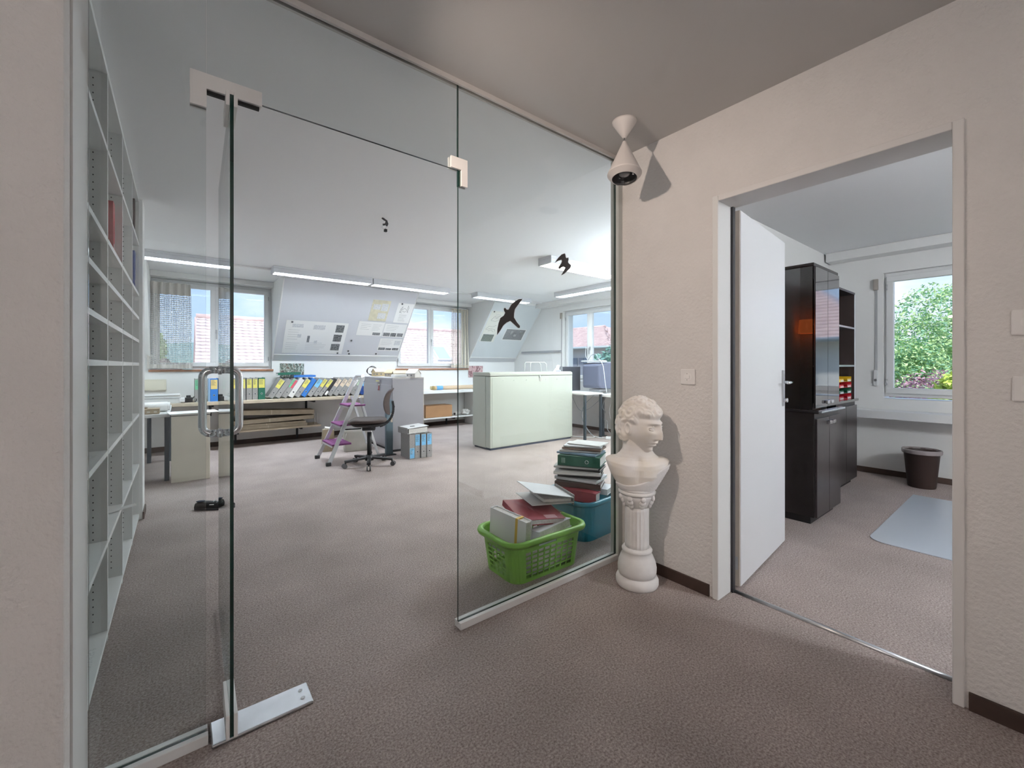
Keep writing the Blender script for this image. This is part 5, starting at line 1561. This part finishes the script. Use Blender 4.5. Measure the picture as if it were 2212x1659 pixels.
for z in (1.19, 1.55):
    bx(.01, .03, z, Wc - .016, Dc - .016, z + .012).build('inner_shelf', BLKS, t)
for i in range(2):
    g_ = bx(.004 + i * Wc / 2, -.008, .88, Wc / 2 - .002 + i * Wc / 2, .004, 1.945).build('glass_door', GLOS, t)
    bx(Wc / 2 - .075 + i * .085, -.03, .905, Wc / 2 - .015 + i * .085, -.009, .93).build('pull', CHROME, g_, .004)
for i in range(2):
    bx(Wc / 2 - .075 + i * .085, -.045, .745, Wc / 2 - .015 + i * .085, -.019, .775).build('pull', CHROME, t, .004)
bx(.0, -.05, .846, Wc, -.03, .862).build('front_rail', M('glass_rail', (.50, .58, .62), .1, .6), t, .003)
t = thing('wooden_model', 'light wooden board model inside the display cabinet', 'wooden model', (3.78, 1.13, .866))
bx(0, 0, 0, .28, .34, .028).build('board', M('model_board', (.42, .32, .26), .6, var=.2, vscale=20), t, .002)
for x_, y_, h_ in ((.05, .2, .08), (.10, .26, .05), (.16, .22, .04)):
    MB().prism([(0, 0), (.05, 0), (.05, h_ * .6), (.025, h_), (0, h_ * .6)], 'y', y_, y_ + .05).build('block', M('model_block', (.5, .38, .28), .6), t) if x_ == .05 else bx(x_, y_, .028, x_ + .04, y_ + .04, .028 + h_ * .5).build('block', M('model_block', (.5, .38, .28), .6), t)
tag(MB().obox((0, 0, 0), (.16, .05, .02), (0, 0, R(25))).build('white_tool', WF, None, .003, 2, 0, (4.16, 1.16, .877)), 'small white object on the display cabinet floor', 'object')
t = thing('glass_papers', 'crumpled clear papers on the middle cabinet shelf', 'papers', (3.95, 1.34, 1.203))
b = MB(); rr = random.Random(8)
N_ = 7; vs = [(-.14 + .28 * i / N_, -.14 + .28 * j / N_, rr.uniform(.0, .06)) for j in range(N_ + 1) for i in range(N_ + 1)]
b.add(vs, [(j * (N_ + 1) + i, j * (N_ + 1) + i + 1, (j + 1) * (N_ + 1) + i + 1, (j + 1) * (N_ + 1) + i) for j in range(N_) for i in range(N_)])
b.build('sheet', M('wrap_grey', (.5, .52, .55), .3), t)
# set back second cabinet with open shelves
t = thing('shelf_cabinet', 'black open shelf cabinet behind the display cabinet', 'cabinet', (4.36, 1.235, 0))
Ws, Ds = 1.12, .375
bx(0, 0, .055, Ws, Ds, .84).build('base_body', BLKS, t, .003)
bx(.02, .03, 0, Ws - .02, Ds, .055).build('plinth', BLACK, t)
for i in range(3):
    bx(.004 + i * Ws / 3, -.018, .06, Ws / 3 - .002 + i * Ws / 3, -.0005, .80).build('door', BLKW, t, .002)
for i in range(2):
    bx(.20 + i * .085, -.04, .755, .26 + i * .085, -.019, .785).build('pull', CHROME, t, .004)
bx(-.0, -.03, .84, Ws + .01, Ds, .865).build('worktop', M('cabinet_top', (.02, .018, .02), .15, coat=.6), t, .004)
MB().box(0, Ds - .015, .865, Ws, Ds, 1.95).box(0, .0, .865, .018, Ds - .015, 1.95).build('upper_shell', BLKS, t)
bx(Ws - .02, .0, .865, Ws, Ds - .015, 1.95).build('side_panel', M('panel_inside', (.045, .032, .03), .45), t)
bx(Ws - .021, -.003, .865, Ws + .001, .0, 1.95).build('edge_strip', M('edge_pale', (.72, .76, .78), .4), t)
bx(0, -.003, 1.93, Ws, Ds - .015, 1.95).build('top_panel', BLKS, t)
for z in (1.19, 1.575):
    s_ = bx(.02, .0, z, Ws - .021, Ds - .016, z + .018).build('shelf', M('shelf_gloss', (.30, .33, .36), .15), t)
TR = {'yellow': (.75, .48, .02), 'red': (.55, .015, .03), 'green': (.02, .13, .07)}
for i, (c_, lb) in enumerate((('red', 'red letter tray, lowest of the four in the black shelf'), ('green', 'dark green letter tray in the black shelf'), ('red', 'red letter tray under the yellow one'), ('yellow', 'yellow letter tray on top of the red ones'))):
    z = .866 + i * .058
    t = thing('letter_tray', lb, 'letter tray', (4.98, 1.25, z), 0, 'letter trays in the black shelf')
    m_ = M('tray_' + c_, TR[c_], .35)
    MB().box(0, 0, 0, .44, .32, .004).box(0, 0, .004, .004, .32, .05).box(.436, 0, .004, .44, .32, .05).box(0, .316, .004, .44, .32, .05).build('tray', m_, t)
    for q in (0, 1):
        bx(.02 + .26 * q, -.004, .0, .16 + .26 * q, .0, .03).build('front_lip', m_, t)
    for q in (0, 1):
        bx(.05 + .24 * q, -.007, .004, .15 + .24 * q, -.0045, .018).build('label_holder', FRAMEW, t)
# window board
worktop('window_board', 5.85, -2.38, XG - .002, 1.60, .72, .085, WTOP, 'white window board along the second room window', ())
# waste bin
t = thing('waste_bin', 'brown waste bin with plastic liner under the window board', 'waste bin', (5.78, .775, 0))
BIN = M('bin_brown', (.035, .02, .017), .5)
pr = [(.135, 0), (.142, .01), (.180, .345), (.186, .35), (.186, .365), (.178, .365), (.174, .345), (.136, .012), (.0, .012)]
MB().lathe([(r_ * .74, z_) for r_, z_ in pr], 36, cap=False).build('bin', BIN, t)
MB().lathe([(.0, 0), (.10, 0)], 36, cap=False).build('bottom', BIN, t)
rr = random.Random(3)
MB().lathe([(.1306, .36), (.1345, .374), (.143, .374), (.148, .364), (.147, .335)], 48, cap=False, rf=lambda a_, r, z: r + .0022 * math.sin(9 * a_ + 20 * z) + .0016 * math.sin(17 * a_)).build('liner', M('liner_grey', (.22, .19, .19), .25), t)
# chair mat
mat = [(3.73, -.9), (5.35, -.9), (5.35, .775)]
for i in range(9):
    a_ = R(90 + 90 * i / 8); mat.append((3.73 + .10 + .10 * math.cos(a_), .775 - .10 + .10 * math.sin(a_)))
tag(MB().prism(mat, 'z', .001, .006).build('chair_mat', M('mat_window_sheen', (.52, .57, .63), .22, spec=.7)), 'chair mat on the second room carpet, window sheen in its pale colour', 'chair mat')  # bluish tone paints the window's reflection into the mat
# cardboard tube and foil by the wall
t = thing('cardboard_strip', 'buff cardboard strip leaning in the corner behind the cabinet', 'cardboard', (5.86, 1.32, 0), 0, None, None, (0, R(4), 0))
bx(0, 0, 0, .05, .10, .34).build('strip', M('strip_buff', (.50, .42, .28), .8), t)
bx(-.001, .04, .0, .0, .06, .34).build('crease', CARD2, t)
t = thing('foil_bag', 'crumpled silver bag on the floor beside the black cabinet', 'bag', (5.70, 1.38, 0))
b = MB().ell((0, 0, .09), (.08, .07, .09), 12, 8)
b.v = [(x_ + rr.uniform(-.025, .025), y_ + rr.uniform(-.025, .025), max(.0, z_ + rr.uniform(-.02, .03))) for x_, y_, z_ in b.v]; b.sm = [False] * len(b.sm)
b.build('foil', M('foil', (.62, .63, .65), .25, .7), t)
# wall lamp with orange shade beside the door (seen mirrored in the cabinet side)
t = thing('wall_lamp', 'small wall lamp with orange shade, mirrored in the black cabinet', 'wall lamp', (XR2, 1.53, 1.60))
MB().lathe([(.075, -.07), (.066, .07)], 28, (.10, 0, 0), cap=False).build('shade', M('shade_orange', (.75, .20, .06), .8, emis=(1.0, .22, .06), estr=.45), t)
MB().cyl((.0, 0, -.02), (.10, 0, -.02), .008, 8).build('arm', BRUSH, t)
MB().cyl((.0, 0, -.02), (.012, 0, -.02), .035, 18).build('wall_plate', BRUSH, t)
MB().ell((.10, 0, -.02), (.022, .022, .03), 14, 8).build('bulb', M('bulb_warm', (.9, .8, .6), .4, emis=(1, .7, .4), estr=1.5), t)

# ================================================================ outside
TILE = [M('tile_pink', (.74, .58, .56), .8, col2=(.62, .46, .45), vscale=2.5), M('tile_dark', (.30, .24, .25), .8), M('tile_pale', (.80, .68, .68), .8, col2=(.68, .56, .57), vscale=2.5)]
HWALL = M('house_wall', (.74, .74, .72), .9); HWOOD = M('house_wood', (.30, .33, .40), .8)
def tile_roof(root, o, ux, vx, w_, l_, m, course=.235, tw=.27, corner=None, name='roof_tiles'):
    """o: eave start, ux unit along eave, vx unit up the slope; wavy overlapping courses"""
    o, ux, vx = Vector(o), Vector(ux), Vector(vx)
    nz_ = ux.cross(vx).normalized()
    if nz_.z < 0: nz_ = -nz_
    b = MB(); j = 0; s_ = 0.0
    while s_ < l_:
        e = min(l_, s_ + course * 1.08)
        a0, a1 = (0, w_)
        if corner: a0, a1 = corner(s_)
        n_ = max(4, int((a1 - a0) / (tw / 4)))
        vs = []
        for k_ in range(n_ + 1):
            x_ = a0 + (a1 - a0) * k_ / n_
            wv = .016 * math.cos(2 * math.pi * x_ / tw)
            vs.append(o + ux * x_ + vx * (s_ - .02 * math.cos(2 * math.pi * x_ / tw)) + nz_ * (.05 + wv - .03))
            vs.append(o + ux * x_ + vx * (s_ - .02 * math.cos(2 * math.pi * x_ / tw)) + nz_ * (.05 + wv))
            vs.append(o + ux * x_ + vx * e + nz_ * (.012 + wv))
        fs = []
        for k_ in range(n_):
            p = 3 * k_
            fs.append((p, p + 3, p + 4, p + 1)); fs.append((p + 1, p + 4, p + 5, p + 2))
        b.add(vs, fs, 0, True)
        s_ += course; j += 1
    return tag(b.build(name, m, root), kind='stuff')
GZ = -5.5
# long tiled house behind the dormers
t = thing('neighbour_house', 'long neighbour house with pale pink tiled roof behind the dormers', 'house', (.55, 18.4, GZ))
def L(p): return Vector(p) - Vector((.55, 18.4, GZ))
bx(.3, .4, 0, 18.3, 11.0, 4.6).build('wall', HWALL, t)
sl = Vector((0, 24.0 - 18.4, 3.42 + 1.25)); ln = sl.length
tile_roof(t, L((.35, 18.4, -1.25)), (1, 0, 0), sl.normalized(), 18.6, ln, TILE[2], corner=lambda s_: (.28 * s_ / ln, 18.6))
MB().prism([(0, 0 - GZ - 1.25), (5.6, 3.42 - GZ), (11.2, -1.25 - GZ)], 'x', .0, 18.5).build('roof_body', TILE[0], t)
MB().cyl(L((.6, 24.0, 3.45)), L((19.1, 24.0, 3.45)), .13, 10).build('ridge', TILE[0], t)
sk = MB()
ctr = L((11.6, 21.6, 1.42)); up = sl.normalized(); nn = Vector((0, -sl.z, sl.y)).normalized()
for k_, (du, dv) in enumerate(((0, 0),)):
    vs = [ctr + Vector((1, 0, 0)) * x_ + up * y_ + nn * h_ for h_ in (.0, .16) for (x_, y_) in ((0, 0), (.95, 0), (.95, 1.3), (0, 1.3))]
    sk.add(vs, [(0, 1, 2, 3), (4, 7, 6, 5), (0, 4, 5, 1), (1, 5, 6, 2), (2, 6, 7, 3), (3, 7, 4, 0)])
so = sk.build('skylight', M('skylight_frame', (.55, .62, .68), .4), t)
MB().add([ctr + Vector((x_, 0, 0)) + up * y_ + nn * .165 for (x_, y_) in ((.1, .1), (.85, .1), (.85, 1.2), (.1, 1.2))], [(0, 1, 2, 3)]).build('pane', M('skylight_glass', (.40, .55, .66), .1), so)
# small cross gable on it
cg = L((13.6, 20.4, 0))
MB().prism([(cg.x, .6 - GZ), (cg.x + 2.6, 3.5 - GZ), (cg.x + 5.2, .6 - GZ)], 'y', cg.y, cg.y + 3.2).build('cross_gable', HWALL, t)
for s_ in (-1, 1):
    d_ = Vector((2.6 * -s_, 0, 2.9)); e0 = Vector((cg.x + 2.6 + 2.75 * s_, cg.y - .3, .45 - GZ))
    tile_roof(t, e0, (0, 1, 0), d_.normalized(), 3.4, d_.length * 1.05, TILE[2], name='cross_gable_tiles')

# dark roofed house at far left
t = thing('neighbour_house', 'dark roofed neighbour house seen through the lace curtain', 'house', (-8.1, 21.0, GZ))
bx(0, .4, 0, 7.4, 8, 5.6).build('wall', HWALL, t)
MB().prism([(-.4, 5.4), (4.9, 9.35), (8.4, 6.3)], 'y', .2, 8.4).build('roof_body', TILE[1], t)
d_ = Vector((-(8.4 - 4.9), 0, 9.35 - 6.3))
tile_roof(t, (8.4, .1, 6.3), (0, 1, 0), d_.normalized(), 8.4, d_.length, TILE[1])
d_ = Vector((4.9 + .4, 0, 9.35 - 5.4))
tile_roof(t, (-.4, .1, 5.4), (0, 1, 0), d_.normalized(), 8.4, d_.length, TILE[1])

def hip_house(label, x0, y0, x1, y1, ze, zr, side):
    """eave box, hipped roof, gutter on the side facing us"""
    t = thing('neighbour_house', label, 'house', (x0, y0, GZ))
    w_, d_ = x1 - x0, y1 - y0; e = ze - GZ; r_ = zr - GZ
    bx(.6, .6, 0, w_ - .6, d_ - .6, e).build('wall', HWALL, t)
    hx = w_ / 2
    apex0 = (hx, hx * .95, r_); apex1 = (hx, d_ - hx * .95, r_)
    MB().add([(0, 0, e), (w_, 0, e), (w_, d_, e), (0, d_, e), apex0, apex1], [(0, 1, 4), (1, 2, 5, 4), (2, 3, 5), (3, 0, 4, 5), (3, 2, 1, 0)]).build('roof_body', TILE[0], t)
    v = Vector((hx, 0, r_ - e)); ln_ = v.length
    tile_roof(t, (0, 0, e), (0, 1, 0), v.normalized(), d_, ln_, TILE[0], corner=lambda s_: (hx * .95 * s_ / ln_, d_ - hx * .95 * s_ / ln_))
    v2 = Vector((0, hx * .95, r_ - e)); l2 = v2.length
    tile_roof(t, (0, 0, e), (1, 0, 0), v2.normalized(), w_, l2, TILE[0], corner=lambda s_: (hx * s_ / l2, w_ - hx * s_ / l2))
    MB().cyl(apex0, apex1, .12, 8).build('ridge', TILE[0], t)
    gm_ = M('gutter_grey', (.35, .42, .46), .4)
    MB().tube([(-.06, 0, e - .02), (-.06, d_, e - .02)], .09, 8).build('gutter', gm_, t)
    MB().tube([(-.06, .12, e - .05), (-.03, .15, e - .35), (.42, .9, e - .75), (.52, .95, e - 1.1), (.52, .95, 0)], .06, 8).build('downpipe', gm_, t)
    for k_ in range(4):
        y_ = 1.9 + k_ * 2.1
        if y_ > d_ - 2: break
        wf = bx(.56, y_, e - 2.1, .60, y_ + 1.0, e - .7).build('window', M('far_window', (.35, .42, .5), .2), t)
        for q in (-.48, 1.02):
            bx(.53, y_ + q, e - 2.1, .59, y_ + q + .44, e - .7).build('shutter', HWOOD, t)
    return t
hip_house('hip roofed neighbour house with gutter seen beside the monitor', 22.0, 17.5, 30.0, 31.0, 2.45, 4.25, 0)
hip_house('pink roofed neighbour house mirrored in the cabinet doors', 19.0, -9.0, 27.0, 1.2 - 2.6, 2.2, 5.4, 0)

# foliage
def leaves(n, c, r, size, seed, shell=.55, squash=1.0):
    rr = random.Random(seed); b = MB(); c = Vector(c)
    lobes = [(Vector((rr.gauss(0, 1), rr.gauss(0, 1), rr.gauss(0, .8))).normalized(), rr.uniform(.45, .7)) for _ in range(26)]
    for _ in range(n):
        d = Vector((rr.gauss(0, 1), rr.gauss(0, 1), rr.gauss(0, 1))).normalized()
        lb, lr = rr.choice(lobes)
        p = lb * .62 + d * lr * .62 * rr.uniform(shell, 1) ** .5
        p = Vector((p.x * r[0], p.y * r[1], p.z * r[2]))
        s_ = size * rr.uniform(.6, 1.3)
        u_ = Vector((rr.gauss(0, 1), rr.gauss(0, 1), rr.gauss(0, .6))).normalized()
        w_ = u_.cross(Vector((rr.gauss(0, 1), rr.gauss(0, 1), rr.gauss(0, 1)))).normalized()
        q = c + p
        b.add([q - u_ * s_, q + w_ * s_ * .42 - u_ * s_ * .1, q + u_ * s_, q - w_ * s_ * .42 - u_ * s_ * .1], [(0, 1, 2, 3)], rr.randrange(3))
    return b
def tree(nm, label, cat, base, trunk_h, c, r, n, size, cols, seed):
    t = thing(nm, label, cat, base)
    MB().tube([(0, 0, 0), (.03, .02, trunk_h * .5), (0, .0, trunk_h)], .11, 10).build('trunk', M('bark', (.12, .09, .07), .9), t)
    for k_ in range(5):
        a_ = k_ * 1.3
        MB().tube([(0, 0, trunk_h * .75), (r[0] * .4 * math.cos(a_), r[1] * .4 * math.sin(a_), trunk_h + r[2] * .2)], .04, 6).build('branch', M('bark', (.12, .09, .07), .9), t)
    o = leaves(n, (0, 0, c), r, size, seed).build('crown', [M(f'{nm}_leaf_{seed}_{i}', c_, .7) for i, c_ in enumerate(cols)], t)
    tag(o, kind='stuff')
    return t
GRN = [(.45, .68, .30), (.60, .78, .38), (.26, .50, .30)]
tree('garden_tree', 'bright green leafy tree outside the second room window', 'tree', (13.2, .95, GZ), 5.4, 6.35, (1.9, 1.75, 2.35), 64000, .041, GRN, 1)
tree('garden_shrub', 'purple red leaved shrub below the green tree', 'shrub', (10.2, .95, GZ), 4.8, 5.95, (.8, 1.4, .85), 18000, .03, [(.40, .20, .25), (.55, .38, .44), (.28, .15, .22)], 2)
tree('garden_shrub', 'small yellow green shrub at the window corner', 'shrub', (8.6, .72, GZ), 5.2, 6.2, (.38, .38, .42), 1200, .06, [(.52, .66, .10), (.62, .74, .18), (.4, .55, .1)], 3)
tree('garden_tree', 'pale green tree between the roofs behind the lace curtain', 'tree', (-.75, 18.0, GZ), 6.0, 7.3, (.45, .45, .6), 2500, .09, [(.45, .62, .25), (.5, .66, .32), (.3, .5, .22)], 4)
tree('garden_tree', 'blue green tree below the gutter of the neighbour house', 'tree', (17.5, 13.2, GZ), 5.0, 6.3, (2.2, 2.0, 1.5), 5000, .13, [(.22, .45, .38), (.3, .55, .45), (.16, .35, .3)], 5)
# ground and hills
struct('ground', bx(-150, -150, GZ - .2, 250, 250, GZ), M('lawn', (.26, .28, .20), .95, var=.3, vscale=.4), 'green lawn far below the windows', 'ground')
hv = MB(); nh = 60
vs = []
for i in range(nh + 1):
    a_ = R(-60 + 200 * i / nh)
    h_ = 20 + 9 * math.sin(i * .55) + 6 * math.sin(i * 1.3 + 1)
    for (rad, z) in ((210, GZ), (235, GZ + h_ * .8), (260, GZ + h_)):
        vs.append((rad * math.cos(a_), rad * math.sin(a_), z))
hv.add(vs, [(3 * i + k_, 3 * i + 3 + k_, 3 * i + 4 + k_, 3 * i + 1 + k_) for i in range(nh) for k_ in range(2)], 0, True)
struct('hills', hv, M('hill_blue', (.22, .36, .38), .95, col2=(.16, .30, .26), vscale=.05), 'blue green wooded hills on the horizon', 'hills')
